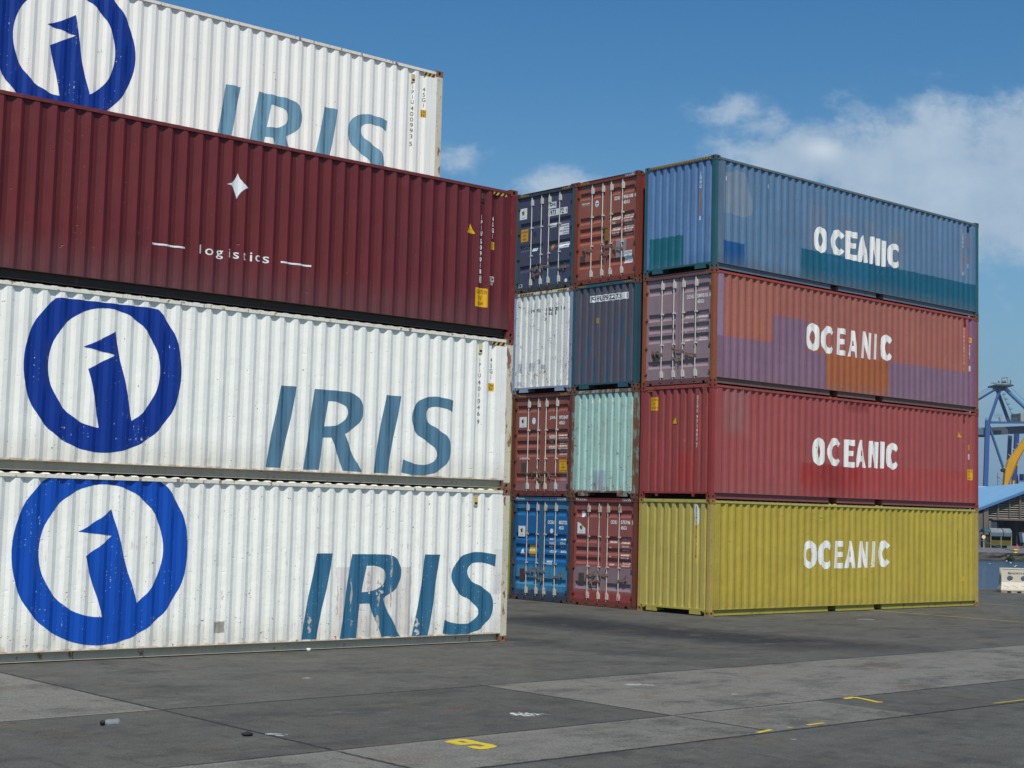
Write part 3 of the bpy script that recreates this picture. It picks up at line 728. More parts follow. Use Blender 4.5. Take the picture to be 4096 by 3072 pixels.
# near stack ----------------------------------------------------------------
m1 = white_mats('bottom', ((8.33, 9.95, .2, 1.42, (210, 204, 198), .85), (5.97, 6.14, .355, .54, (118, 114, 104), .9), (11.85, 12.1, .9, 1.75, (208, 206, 200), .7)), .75, 1., .8)
c = container('L1', 'lowest white container of the near stack, bright blue round logo, dark teal letters', 0, LEFT, 0, 'front', m1, rec=.085, group=GL)
ring_logo(c, M['logo_blue2'], (3.95, 1.70), 1.47, (1.034, 1.034), 2.80, [(3.539,1.989),(3.72,2.09),(3.9,2.21),(4.068,2.345),(4.241,1.824),(4.403,1.332),(4.577,0.84),(4.60,.74),(4.35,.52),(4.02,0.55),(4.0,.628),(3.876,0.997),(3.764,1.303),(3.668,1.611),(3.85,1.73),(4.102,1.932)])
iris(c, M['iris2'], 7.889, 1.069, 1.045, .178)
rub = decal_mat('rubbed_bare_metal', (198, 186, 168), 2.4, None, .7, .4, .25); rub2 = decal_mat('scraped_paint', (214, 208, 198), 1.8, None, .6, .3, .1)
for xx, za, zb_, wd in ((8.63, .35, 1.25, .02), (9.20, .3, 1.2, .03), (9.48, .7, 1.75, .018), (8.98, .95, 1.35, .05), (9.23, .95, 1.15, .06), (10.06, .19, .5, .05), (7.78, .3, .62, .03), (11.0, .3, .75, .03), (8.35, .6, 1.1, .014)):
    decal('scrape', poly2([(xx + wd * math.sin(k * 2.1) * .6, za + (zb_ - za) * k / 9) for k in range(10)] + [(xx + wd * (1 + .6 * math.sin(k * 1.3)), za + (zb_ - za) * k / 9) for k in range(9, -1, -1)]), 'side', rub if wd < .04 else rub2, c, SIDE_L, off=.0062)
vent(c, 11.345, 2.56, 2.755, metal('vent_cream', (196, 176, 120), .3), SIDE_L)
m2 = white_mats('second', (), .4, .9, .5)
c = container('L2', 'white container under the dark red one, dark blue logo and greyish teal letters', 1, LEFT, .012, 'front', m2, rec=.085, group=GL)
ring_logo(c, M['logo_blue'], (3.853, 1.665), 1.335, (.933, .95), 2.70, [(3.484,1.974),(3.74,2.1),(3.994,2.259),(4.094,1.834),(4.203,1.438),(4.34,0.878),(4.36,.80),(4.1,.60),(3.81,0.66),(3.793,.733),(3.639,1.397),(3.569,1.631),(4.013,1.886)])
iris(c, M['iris'], 7.054, 1, 1, .205)
vent(c, 11.367, 2.55, 2.73, metal('vent_cream2', (214, 204, 160), .2), SIDE_L)
side_text(c, stack_txt('IPIU'), 11.383, 11.437, 2.09, 2.467, M['ink_worn'], SIDE_L, line=.9); side_text(c, stack_txt('401046'), 11.378, 11.437, 1.36, 2.04, M['ink_worn'], SIDE_L, line=.95); side_text(c, '9', 11.38, 11.434, 1.205, 1.29, M['ink_worn'], SIDE_L)
side_text(c, stack_txt('45G1'), 11.655, 11.72, 2.08, 2.49, M['ink_worn'], SIDE_L, line=.95)
s = decal('height_sticker', rect2(11.631, 11.75, 1.851, 2.002), 'side', M['stick_y'], c, SIDE_L); side_text(s, '2.9m', 11.64, 11.74, 1.93, 1.985, M['ink'], SIDE_L, 'sticker_text').data.transform(Matrix.Translation((0, -.002, 0))); side_text(s, "9'6\"", 11.645, 11.735, 1.865, 1.92, M['ink'], SIDE_L, 'sticker_text').data.transform(Matrix.Translation((0, -.002, 0)))
def shift(o, v): o.data.transform(Matrix.Translation(v)); return o
stripes_side = lambda root, x0, x1: stripes(root, x0, x1, 2.735, 2.80, 3, 'side', .8, .004)
stripes_side(c, 11.66, 12.0)
maroon = (108, 36, 38)
m3 = dict(side=paint('maroon_side', maroon, ((8.9, 12.2, .2, 2.8, (104, 38, 46), .5, .5),), rust=.22, chip=(150, 110, 105), phase=.3065, var=.12, streak=.14, dust=((100, 66, 68), .95, .6), edge_rust=.3, scratch=.25, rough=.5, rib_shade=.42, ribs=.45),
          end=paint('maroon_end', maroon, (), 'y'), frame=metal('maroon_frame', (116, 40, 44), .5), cast=metal('maroon_casting', (112, 62, 56), .6), brail=metal('black_rail', (62, 50, 44), .15), rail=metal('maroon_rail', (112, 48, 46), .3, rcol=(128, 66, 50)))
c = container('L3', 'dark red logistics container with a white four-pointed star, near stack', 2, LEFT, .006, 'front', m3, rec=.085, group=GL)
decal('star_emblem', poly2(STAR), 'side', M['star'], c, SIDE_L)
for x0, x1, z0, z1 in ((4.549, 5.14, .838, .868), (6.957, 7.565, .834, .864)): decal('painted_line', rect2(x0, x1, z0, z1), 'side', M['star'], c, SIDE_L)
for ch, x0, x1, z0, z1 in (('l', 5.403, 5.437, .800, .946), ('o', 5.516, 5.647, .79, .90), ('g', 5.719, 5.839, .752, .897), ('i', 5.945, 5.975, .80, .945), ('s', 6.041, 6.137, .795, .905), ('t', 6.217, 6.278, .79, .925), ('i', 6.362, 6.397, .788, .94), ('c', 6.448, 6.548, .797, .905), ('s', 6.61, 6.717, .79, .905)):
    side_text(c, ch, x0, x1, z0, z1, M['star'], SIDE_L, 'painted_letter', bold=.004)
side_text(c, stack_txt('IPIU'), 11.315, 11.375, 1.905, 2.312, M['white_txt'], SIDE_L, line=.9, bold=.03); side_text(c, stack_txt('509018'), 11.312, 11.375, 1.173, 1.84, M['white_txt'], SIDE_L, line=.95, bold=.03); side_text(c, '1', 11.33, 11.36, 1.025, 1.115, M['white_txt'], SIDE_L)
decal('check_digit_box', poly2([(11.312, 1.0), (11.38, 1.0), (11.38, 1.135), (11.312, 1.135)], [(11.319, 1.008), (11.373, 1.008), (11.373, 1.127), (11.319, 1.127)]), 'side', M['white_txt'], c, SIDE_L)
side_text(c, stack_txt('45G1'), 11.59, 11.655, 1.888, 2.314, M['white_txt'], SIDE_L, line=.95, bold=.03)
s = decal('height_sticker', rect2(11.574, 11.677, 1.674, 1.82), 'side', M['stick_y'], c, SIDE_L); shift(side_text(s, '2.9m', 11.58, 11.67, 1.755, 1.805, M['ink'], SIDE_L, 'sticker_text'), (0, -.002, 0)); shift(side_text(s, "9'6\"", 11.585, 11.665, 1.69, 1.74, M['ink'], SIDE_L, 'sticker_text'), (0, -.002, 0))
decal('railway_mark', poly2([(11.569, 1.05), (11.69, 1.05), (11.69, 1.15), (11.569, 1.15)], [(11.612, 1.06), (11.682, 1.06), (11.682, 1.14), (11.612, 1.14)], [(11.577, 1.06), (11.605, 1.06), (11.605, 1.14), (11.577, 1.14)]), 'side', M['white_txt'], c, SIDE_L); side_text(c, 'C', 11.625, 11.668, 1.07, 1.13, M['white_txt'], SIDE_L); side_text(c, 'i', 11.585, 11.597, 1.07, 1.13, M['white_txt'], SIDE_L); side_text(c, '33', 11.575, 11.66, .985, 1.035, M['white_txt'], SIDE_L)
s = decal('warning_triangle', poly2([(11.075, 2.102), (10.985, 1.92), (11.19, 1.916)]), 'side', M['stick_y'], c, SIDE_L); shift(side_text(s, '-----\n----', 11.03, 11.14, 1.94, 1.99, M['ink'], SIDE_L, 'sticker_text'), (0, -.002, 0))
s = decal('caution_sticker', rect2(11.221, 11.526, .537, .898), 'side', M['stick_y'], c, SIDE_L)
for t, z0, z1, a, b in (('CAUTION', .79, .86, 11.25, 11.50), ("9'6\"", .68, .745, 11.30, 11.42), ('HIGH', .575, .64, 11.285, 11.43)): shift(side_text(s, t, a, b, z0, z1, M['ink'], SIDE_L, 'sticker_text'), (0, -.002, 0))
vent(c, 11.315, 2.56, 2.735, metal('vent_dark', (70, 52, 48), .3), SIDE_L); stripes_side(c, 11.60, 11.93)
m4 = white_mats('top', (), .14, .5, .1)
c = container('T4', 'topmost white container with pale blue letters, set back against the sky', 3, LEFT, 2.54, 'front', m4, rec=.085, group=GL)
ring_logo(c, M['logo_blue'], (3.985, 1.70), 1.315, (.94, .945), 2.72, [(3.639,1.969),(3.9,2.09),(4.151,2.252),(4.284,1.555),(4.468,0.898),(4.49,.80),(4.2,.60),(3.94,0.67),(3.923,.749),(3.838,1.172),(3.71,1.616),(4.17,1.887)])
iris(c, M['iris3'], 7.154, .985, 1, .21)
vent(c, 11.405, 2.535, 2.70, metal('vent_cream3', (206, 190, 140), .2), SIDE_L); stripes_side(c, 11.70, 12.0)
side_text(c, stack_txt('IPIU'), 11.42, 11.475, 2.08, 2.471, M['ink_worn'], SIDE_L, line=.9); side_text(c, stack_txt('400993'), 11.415, 11.475, 1.358, 2.03, M['ink_worn'], SIDE_L, line=.95); side_text(c, '5', 11.415, 11.468, 1.2, 1.285, M['ink_worn'], SIDE_L)
side_text(c, stack_txt('45G1'), 11.70, 11.765, 2.065, 2.48, M['ink_worn'], SIDE_L, line=.95)
s = decal('height_sticker', rect2(11.671, 11.79, 1.851, 2.007), 'side', M['stick_y'], c, SIDE_L); shift(side_text(s, '2.9m', 11.68, 11.78, 1.935, 1.99, M['ink'], SIDE_L, 'sticker_text'), (0, -.002, 0)); shift(side_text(s, "9'6\"", 11.685, 11.775, 1.865, 1.92, M['ink'], SIDE_L, 'sticker_text'), (0, -.002, 0))
mb_ = dict(m4); mb_['side'] = paint('white_side_plain', WHITE, (), rust=.3, var=.06, streak=.06, dust=((190, 182, 165), .75, .4))
for k, nm in enumerate(('standing on the ground', 'second from the ground', 'third from the ground')):
    container('B%d' % k, 'plain white container behind the near stack, %s' % nm, k, LEFT, 2.54, 'front', mb_, rec=.085, group=GL)

# far block, right hand column (sides with OCEANIC) ---------------------------------
teal = (40, 92, 100)
side_c4 = paint('blue_side', (92, 124, 154), (
        (.36, 1.18, .1, .76, (22, 84, 140), 1, .015), (3.57, 12.2, .1, .98, (20, 92, 118), 1, .008), (4.6, 6.57, .1, .95, (38, 104, 138), .5, .04), (.1, .38, .1, 2.85, (100, 108, 118), .6, .06), (11.25, 11.5, 1.2, 2.75, (140, 140, 152), .5, .05)),
        rust=.55, chip=(150, 170, 186), phase=.3865, var=.12, streak=.2, dust=((88, 100, 108), .55, .5), edge_rust=.4, scratch=.6, rough=.6)
end_c4 = paint('blue_end', (96, 132, 174), ((1.10, 2.25, .1, .97, (30, 104, 118), 1, .008), (.05, .95, .1, .45, (72, 112, 160), .5, .1)), 'y', rust=.3, var=.12, streak=.1, dust=((80, 110, 140), .4, .4), edge_rust=.3, rough=.45)
fr_teal = metal('teal_frame', (44, 96, 102), .35); gr_teal = metal('grey_teal_rail', (98, 112, 116), .4)
c = container('C4', 'faded blue container with white lettering and a teal lower strip, topmost of the far block', 3, RIGHT, 0, 'front', dict(side=side_c4, end=end_c4, frame=fr_teal, rail=gr_teal, cast=metal('teal_casting', (72, 88, 88), .45), brail=metal('blue_grey_rail', (104, 112, 124), .4)), pockets=True, group=GR)
ovp = decal_mat('grey_overpaint', (148, 166, 182), .5, None, .7, .3, .45); ovp2 = decal_mat('thin_grey_overpaint', (136, 156, 174), .5, None, .7, .3, .62)
decal('overpaint_patch', poly2([(0.37,2.518),(0.57,2.525),(0.838,2.631),(1.0,2.63),(1.145,2.604),(1.285,2.459),(1.377,2.17),(1.488,1.827),(1.47,1.65),(1.441,1.55),(1.271,1.458),(0.965,1.434),(0.727,1.466),(0.626,1.484),(0.377,1.435),(0.335,1.826),(0.35,2.183)]), 'side', ovp, c, SIDE_R, off=.002)
decal('overpaint_patch', poly2([(1.512,2.327),(1.598,2.375),(1.703,2.358),(1.74,2.251),(1.638,2.121),(1.516,2.147)]), 'side', ovp2, c, SIDE_R, off=.002)
for lp in ([(3.76,2.224),(4.098,2.206),(4.561,2.265),(4.624,1.715),(4.596,.99),(3.74,.99)], [(5.101,2.094),(5.551,2.197),(5.948,2.172),(5.994,1.2),(5.126,1.1)], [(6.31,2.153),(7.025,2.16),(7.071,1.3),(6.43,1.2)], [(7.526,2.109),(8.311,2.147),(8.277,1.0),(7.52,1.0)]): decal('overpaint_patch', poly2(lp), 'side', ovp2, c, SIDE_R, off=.002)
for xx, zz_ in ((.447, 2.365), (2.123, 2.426)): decal('paint_chip', rect2(xx, xx + .03, zz_ - .06, zz_ + .05), 'side', M['disc'], c, SIDE_R, off=.004)
oceanic(c, 3)
stripes(c, 2.26, .18, 2.822, 2.880, 22, 'rail', .9, .006)
end_text(c, stack_txt('JGHU'), .535, .475, 2.10, 2.53, M['white_txt'], 'end', END_W, line=.9, bold=.03); end_rect(c, .535, .48, 1.44, 2.09, M['orange_strip'], 'end', END_W, 'painted_strip'); end_text(c, '8', .535, .48, 1.27, 1.38, M['white_txt'], 'end', END_W, bold=.03)
side_text(c, stack_txt('JGHU'), 11.31, 11.375, 2.035, 2.475, M['white_txt'], SIDE_R, line=.9, bold=.02); decal('painted_strip', rect2(11.325, 11.355, 1.41, 2.0), 'side', M['orange_strip'], c, SIDE_R); side_text(c, '8', 11.32, 11.365, 1.19, 1.30, M['white_txt'], SIDE_R)
decal('painted_strip', rect2(11.59, 11.65, 2.05, 2.45), 'side', M['orange_strip'], c, SIDE_R)
s = decal('height_sticker', rect2(11.571, 11.71, 1.685, 1.81), 'side', decal_mat('orange_sticker', (196, 124, 30), .4, (120, 90, 50)), c, SIDE_R); shift(side_text(s, "9'6\"", 11.59, 11.69, 1.72, 1.78, M['ink'], SIDE_R, 'sticker_text'), (0, -.002, 0))
decal('railway_mark', poly2([(11.585, 1.46), (11.70, 1.46), (11.70, 1.56), (11.585, 1.56)], [(11.597, 1.472), (11.688, 1.472), (11.688, 1.548), (11.597, 1.548)]), 'side', M['white_txt'], c, SIDE_R); side_text(c, 'C', 11.625, 11.665, 1.485, 1.54, M['white_txt'], SIDE_R)
vent(c, 11.56, 2.56, 2.74, metal('vent_blue', (30, 48, 80), .2), SIDE_R)

red3 = (160, 98, 86); purple = (130, 102, 122); orange = (170, 92, 48)
side_c3 = paint('red_patched_side', red3, ((.1, .455, .1, 2.85, (150, 126, 150), 1, .01), (.45, 2.36, 1.2, 2.85, (168, 104, 84), .6, .3), (.1, 2.36, .1, 1.22, purple, 1, .012), (2.36, 4.7, .1, 1.95, purple, 1, .006), (3.85, 4.9, 1.13, 1.99, red3, 1, .02), (4.695, 7.58, .1, 1.145, (160, 94, 58), 1, .012), (7.58, 12.2, .1, 1.17, purple, 1, .008), (11.70, 12.2, .1, 2.85, (130, 92, 118), 1, .008), (11.52, 11.68, 1.9, 2.6, (176, 70, 76), .7, .02)),
        rust=.55, chip=(110, 60, 62), phase=.3865, var=.12, streak=.1, edge_rust=.25, scratch=.35, dent=1.3, rough=.6, dust=((128, 104, 112), .5, .3))
fr_orange = metal('orange_frame', (146, 84, 50), .3); fr_brown = metal('brown_frame', (116, 60, 50), .4); mauve_rail = metal('mauve_rail', (112, 78, 78), .4)
door_c3 = paint('mauve_doors', (150, 128, 134), (), 'y', rust=.35, var=.1, streak=.08, edge_rust=.4, ribs=0, zmin=.12)
c = container('C3', 'red and purple patched container with mauve doors, below the faded blue one', 2, RIGHT, 0, 'doors', dict(side=side_c3, end=door_c3, frame=fr_brown, post=fr_orange, rail=metal('red_rail', (168, 72, 60), .2), hdr=mauve_rail, sill=mauve_rail, cast=metal('orange_casting', (126, 74, 52), .5), brail=metal('brown_rail', (120, 92, 86), .5)), pockets=True, sill='pads', group=GR)
oceanic(c, 2)
def door_text(c, code, num, chk, mat, yo=(.945, .70), yn=(.587, .235), zt=2.24, small=True, cub=True):
    end_text(c, code, yo[0], yo[1], zt - .055, zt + .05, mat, 'door', None, bold=.03); end_text(c, num, yn[0], yn[1], zt - .05, zt + .05, mat, 'door', None, bold=.03); end_text(c, chk, yn[1] - .045, yn[1] - .10, zt - .05, zt + .05, mat, 'door', None)
    end_text(c, '45G1', yn[0], yn[1] + .13, zt - .195, zt - .10, mat, 'door', None, bold=.03)
def weights(c, rows, mat, prof):
    for t, yl, yr, z0, z1 in rows: end_text(c, t, yl, yr, z0, z1, mat, 'door', prof, 'small_lettering', bold=.025)
door_text(c, 'OCHU', '589315', '8', M['white_txt'])
W2 = lambda: (('30,480 KGS', .554, .267, 1.775, 1.825), ('67,200 LBS', .545, .27, 1.68, 1.73), ('MAX.GROSS', .98, .70, 1.70, 1.75), ('3,850 KGS', .535, .277, 1.585, 1.635), ('TARE', 1., .906, 1.55, 1.59), ('8,490 LBS', .535, .28, 1.49, 1.54), ('26,630 KGS', .565, .273, 1.36, 1.41), ('58,712 LBS', .56, .275, 1.28, 1.33), ('NET', .98, .91, 1.32, 1.36), ('76.4 CU.M', .526, .24, 1.15, 1.2), ('2,700 CU.FT', .53, .24, 1.075, 1.12), ('CU.CAP', .981, .824, 1.105, 1.15))
weights(c, W2(), M['white_faint'], GROOVES5)
end_text(c, '2 7 75', 2.149, 1.905, 1.419, 1.482, decal_mat('red_scrawl', (190, 90, 70), .9), 'door', GROOVES5); end_rect(c, 2.1, 1.88, .62, .90, M['dark_plate'], 'door', None, 'data_plate'); 
side_text(c, stack_txt('OCHU589315'), 11.425, 11.49, 1.40, 2.52, M['white_worn'], SIDE_R, line=.95, bold=.03); side_text(c, '8', 11.42, 11.455, 1.22, 1.33, M['white_worn'], SIDE_R)
s = decal('height_sticker', rect2(11.72, 11.836, 2.091, 2.243), 'side', M['stick_y'], c, SIDE_R); shift(side_text(s, "9'6\"", 11.735, 11.82, 2.13, 2.2, M['ink'], SIDE_R, 'sticker_text'), (0, -.002, 0))
side_text(c, stack_txt('45G1'), 11.73, 11.79, 1.6, 2.03, M['white_txt'], SIDE_R, line=.95, bold=.03); s = decal('railway_mark', rect2(11.68, 11.80, 1.228, 1.381), 'side', M['stick_w'], c, SIDE_R); shift(side_text(s, 'iC\n33', 11.695, 11.785, 1.245, 1.365, M['ink'], SIDE_R, 'sticker_text'), (0, -.002, 0))
vent(c, 11.455, 2.56, 2.74, metal('vent_red', (110, 40, 36), .2), SIDE_R)

red2 = (158, 80, 78)
side_c2 = paint('red_side', red2, ((3.62, 6.35, .1, 1.05, (158, 48, 44), .9, .008), (4.5, 5.6, .1, 1.0, (128, 44, 40), .6, .03), (6.35, 12.2, .1, 1.09, (166, 68, 64), .9, .012), (.5, 1.4, 1.7, 2.8, (148, 108, 106), .7, .25), (5.6, 6.6, 2.55, 2.8, (112, 46, 40), .6, .1)),
        rust=.5, chip=(112, 56, 50), phase=.3865, var=.1, streak=.14, edge_rust=.25, scratch=.3, rough=.6, dust=((140, 92, 92), .6, .3))
end_c2 = paint('red_end', (150, 72, 70), ((1.5, 2.0, .3, 1.6, (170, 74, 76), .5, .2), (.6, 1.2, .3, 1.2, (176, 52, 48), .5, .2)), 'y', rust=.35, var=.14, streak=.1, edge_rust=.2)
fr_red = metal('red_frame', (150, 58, 58), .3)
c = container('C2', 'all red container with white lettering and ribbed end wall, resting on the yellow one', 1, RIGHT, 0, 'front', dict(side=side_c2, end=end_c2, frame=fr_red, rail=metal('red_rail2', (158, 74, 66), .35), cast=metal('red_casting', (138, 62, 56), .5), brail=metal('dull_red_rail', (134, 78, 78), .3)), pockets=True, sill='hooks', group=GR)
oceanic(c, 1)
end_text(c, stack_txt('OCHU'), .515, .465, 2.16, 2.60, M['white_txt'], 'end', END_W, line=.9, bold=.03); end_text(c, stack_txt('971451'), .52, .47, 1.455, 2.10, M['white_txt'], 'end', END_W, line=.95, bold=.03); end_text(c, '7', .52, .47, 1.282, 1.40, M['white_txt'], 'end', END_W)
s = end_rect(c, 2.127, 1.876, 2.26, 2.60, M['stick_y'], 'end', END_W, 'caution_sticker')
for t, yl, yr, z0, z1 in (('CAUTION', 2.10, 1.89, 2.50, 2.57), ("9'6\"", 2.02, 1.92, 2.40, 2.46), ('HIGH', 2.04, 1.90, 2.30, 2.36)): shift(end_text(s, t, yl, yr, z0, z1, M['ink'], 'end', END_W, 'sticker_text'), (-.002, 0, 0))
s = decal('warning_triangle', poly2([(1.211, 2.105), (1.355, 1.885), (1.17, 1.885)]), 'end', M['ink'], c, END_W); shift(decal('warning_triangle_face', poly2([(1.213, 2.085), (1.335, 1.90), (1.185, 1.90)]), 'end', M['stick_y'], s, END_W), (-.002, 0, 0))
stripes(c, 2.24, 2.02, 2.755, 2.80, 3, 'end', .9, .006); stripes(c, .35, .19, 2.755, 2.80, 3, 'end', .9, .006)
side_text(c, stack_txt('OCHU'), 11.365, 11.425, 2.095, 2.521, M['white_worn'], SIDE_R, line=.9, bold=.03); side_text(c, stack_txt('971451'), 11.37, 11.43, 1.393, 2.041, M['white_txt'], SIDE_R, line=.95, bold=.03); side_text(c, '7', 11.38, 11.435, 1.231, 1.339, M['white_txt'], SIDE_R)
side_text(c, stack_txt('45G1'), 11.645, 11.705, 2.095, 2.523, M['white_txt'], SIDE_R, line=.95, bold=.03)
s = decal('height_sticker', rect2(11.629, 11.76, 1.74, 1.896), 'side', M['stick_y'], c, SIDE_R); shift(side_text(s, "2.9m\n9'6\"", 11.645, 11.745, 1.76, 1.88, M['ink'], SIDE_R, 'sticker_text'), (0, -.002, 0))
s = decal('railway_mark', rect2(11.628, 11.76, 1.459, 1.619), 'side', M['stick_w'], c, SIDE_R); shift(side_text(s, 'iC\n33', 11.645, 11.745, 1.475, 1.60, M['ink'], SIDE_R, 'sticker_text'), (0, -.002, 0))
s = decal('caution_sticker', rect2(11.59, 11.887, .843, 1.16), 'side', M['stick_y'], c, SIDE_R)
for t, z0, z1, a, b in (('CAUTION', 1.07, 1.13, 11.62, 11.86), ("9'6\"", .97, 1.03, 11.67, 11.79), ('HIGH', .875, .935, 11.65, 11.81)): shift(side_text(s, t, a, b, z0, z1, M['ink'], SIDE_R, 'sticker_text'), (0, -.002, 0))
decal('warning_triangle', poly2([(11.127, 2.31), (11.07, 2.098), (11.29, 2.105)]), 'side', M['stick_y'], c, SIDE_R)
vent(c, 11.385, 2.56, 2.74, metal('vent_red2', (96, 36, 36), .2), SIDE_R)

yellow = (178, 160, 64)
side_c1 = paint('yellow_side', yellow, ((5.3, 6.9, .2, .55, (188, 164, 66), .6, .1), (6.8, 8.2, .2, 1.0, (178, 164, 72), .5, .2), (.12, .45, .2, 2.8, (176, 158, 66), .5, .1)), rust=.45, chip=(120, 104, 56), phase=.3865, var=.13, streak=.13, edge_rust=.25, scratch=.4, dent=1.6, rough=.5, dust=((150, 138, 70), .5, .4))
end_c1 = paint('yellow_end', (184, 170, 90), ((.42, .53, 2.25, 2.76, (205, 208, 210), 1, .008), (.42, .53, 1.3, 2.25, (206, 180, 92), .8, .01)), 'y', rust=.25, var=.08, streak=.07, edge_rust=.2)
fr_y = metal('yellow_frame', (178, 156, 84), .3, rcol=(150, 100, 60)); ry = metal('yellow_rail', (182, 172, 92), .35)
c = container('C1', 'yellow container with white lettering, on the ground at the far block corner', 0, RIGHT, 0, 'front', dict(side=side_c1, end=end_c1, frame=fr_y, rail=ry, cast=metal('yellow_casting', (150, 124, 70), .5), brail=metal('yellow_brail', (160, 152, 70), .3), sill=metal('yellow_sill', (178, 166, 78), .2)), pockets=True, group=GR)
oceanic(c, 0)
end_text(c, stack_txt('OCHU'), .49, .45, 2.27, 2.70, M['ink'], 'end', END_W, line=.9, bold=.03); end_text(c, stack_txt('858325 8'.replace(' ', '')), .49, .45, 1.43, 2.23, M['ink_worn'], 'end', END_W, line=.95)
side_text(c, stack_txt('OCHU'), 11.075, 11.12, 2.25, 2.752, M['white_faint'], SIDE_R, line=.9); side_text(c, stack_txt('858325'), 11.06, 11.11, 1.5, 2.22, M['ink_worn'], SIDE_R, line=.95); side_text(c, stack_txt('45G1'), 11.35, 11.39, 2.28, 2.72, M['ink_worn'], SIDE_R, line=.95)
s = decal('torn_sticker', poly2([(11.285, .74), (11.5, .735), (11.507, .885), (11.3, .875)]), 'side', M['stick_y'], c, SIDE_R); shift(decal('torn_patch', poly2([(11.29, .81), (11.31, .865), (11.46, .86), (11.45, .80)]), 'side', decal_mat('glue_residue', (190, 176, 120), .5, (150, 140, 70)), s, SIDE_R), (0, -.002, 0))

# far block, middle column -----------------------------------------------------------
def leaf_sticker(c, yl, yr, z0, z1, cut=False):
    w = yl - yr; h = z1 - z0
    out = [(yl, z0), (yr, z0), (yr, z1), (yl, z1)] if not cut else [(yl, z0), (yr, z0), (yr, z0 + .5 * h), (yl - .3 * w, z1), (yl, z1 + .02)]
    s = decal('leaf_sticker', poly2(out), 'door', M['stick_w'], c, None); cx, cz = (yl + yr) / 2, z0 + h * .58
    shift(decal('leaf_mark', poly2([(cx + .16 * w, cz - .06 * h), (cx - .04 * w, cz + .26 * h), (cx - .20 * w, cz + .1 * h), (cx - .14 * w, cz - .16 * h), (cx + .05 * w, cz - .2 * h)]), 'door', decal_mat('leaf_yellow', (196, 168, 40), 0), s, None), (-.002, 0, 0))
    shift(decal('leaf_mark', poly2([(cx + .2 * w, cz + .1 * h), (cx + .02 * w, cz + .2 * h), (cx - .05 * w, cz - .1 * h), (cx + .08 * w, cz - .22 * h)]), 'door', M['ink'], s, None), (-.0035, 0, 0))
    shift(end_text(s, 'ooooooo', cx + .25 * w, cx - .25 * w, z0 + .12 * h, z0 + .2 * h, decal_mat('pale_ink', (150, 156, 165), .2, (200, 200, 200)), 'door', None, 'sticker_text'), (-.002, 0, 0))
redb = (148, 88, 74)
door_b4 = paint('rust_red_doors', redb, ((.2, 1.0, .1, .62, (160, 74, 66), .5, .1), (1.3, 2.3, .5, 1.6, (178, 92, 64), .5, .3), (1.14, 1.24, 1.13, 1.55, (140, 96, 44), .9, .01)), 'y', rust=.4, var=.1, streak=.1, edge_rust=.4, ribs=0, zmin=.12)
fr_b4 = metal('red_brown_frame', (122, 62, 48), .4)
c = container('B4', 'rust-red container with white-barred doors, topmost of the middle column beside the blue one', 3, RIGHT, 2.67, 'doors', dict(side=paint('crimson_side', (158, 48, 52), (), rust=.3, phase=.3865), end=door_b4, frame=fr_b4, rail=metal('red_rail3', (126, 64, 52), .4), cast=metal('brown_casting3', (112, 64, 50), .4), hz=.86), group=GR)
decal('round_mark', poly2(ell(1.607, 2.21, .074, .092, 24)), 'door', M['disc'], c, None); shift(decal('round_mark_line', rect2(1.55, 1.66, 2.20, 2.225), 'door', M['ink'], c, None), (-.002, 0, 0)); shift(decal('round_mark_line', rect2(1.575, 1.635, 2.15, 2.165), 'door', M['ink'], c, None), (-.002, 0, 0))
end_text(c, 'TRITON', 2.212, 1.895, 2.235, 2.285, M['white_worn'], 'door', None, bold=.03); end_text(c, '-----------', 2.21, 1.89, 2.205, 2.212, M['white_faint'], 'door', None)
door_text(c, 'OCHU', '956108', '4', M['white_txt'], (.946, .732), (.597, .245), 2.262)
W1 = (('MAXGROSS', 1.02, .717, 1.669, 1.766), ('30,480 KGS', .576, .231, 1.72, 1.775), ('67,200 LBS', .57, .24, 1.655, 1.70), ('TARE', 1.016, .888, 1.564, 1.622), ('3,840 KGS', .557, .275, 1.577, 1.635), ('8,470 LBS', .55, .26, 1.50, 1.55), ('PAYLOAD', 1.011, .724, 1.381, 1.474), ('26,640 KGS', .584, .223, 1.43, 1.485), ('58,730 LBS', .58, .235, 1.37, 1.415), ('CUB CAP', 1.024, .753, 1.257, 1.339), ('76.4 CUM', .534, .267, 1.302, 1.355), ('2,700 CUFT', .54, .25, 1.21, 1.26))
weights(c, W1, M['white_worn'], GROOVES5)
end_rect(c, .852, .463, .62, 1.128, M['grey_patch'], 'door', GROOVES5, 'repair_patch'); s = end_rect(c, .535, .248, .455, .789, M['stick_w'], 'door', GROOVES5, 'caution_sticker', .006)
for t, z0, z1, a, b in (('CAUTION', .70, .765, .515, .265), ("9'6\"", .625, .675, .43, .34), ('CONTAINER', .475, .525, .525, .255)): end_text(s, t, a, b, z0, z1, M['ink'], 'door', GROOVES5, 'sticker_text', off=.0085)
end_rect(c, 2.223, 2.029, .582, .818, M['dark_plate'], 'door', GROOVES5, 'data_plate')
MB().box(.0, X_DOOR, 1.13, 1.345, 1.48, 1.53).box(.01, X_DOOR, 1.13, 1.24, 1.13, 1.48).build('door_lock_box', metal('lock_brown', (140, 98, 48), .4), c)
stripes(c, 2.20, 1.90, 2.80, 2.86, 5, 'rail', .9, -.008, (M['hz_y'], M['hz_k'])); stripes(c, .52, .18, 2.80, 2.86, 4, 'rail', .9, -.008, (M['stick_w'], M['hz_k']))

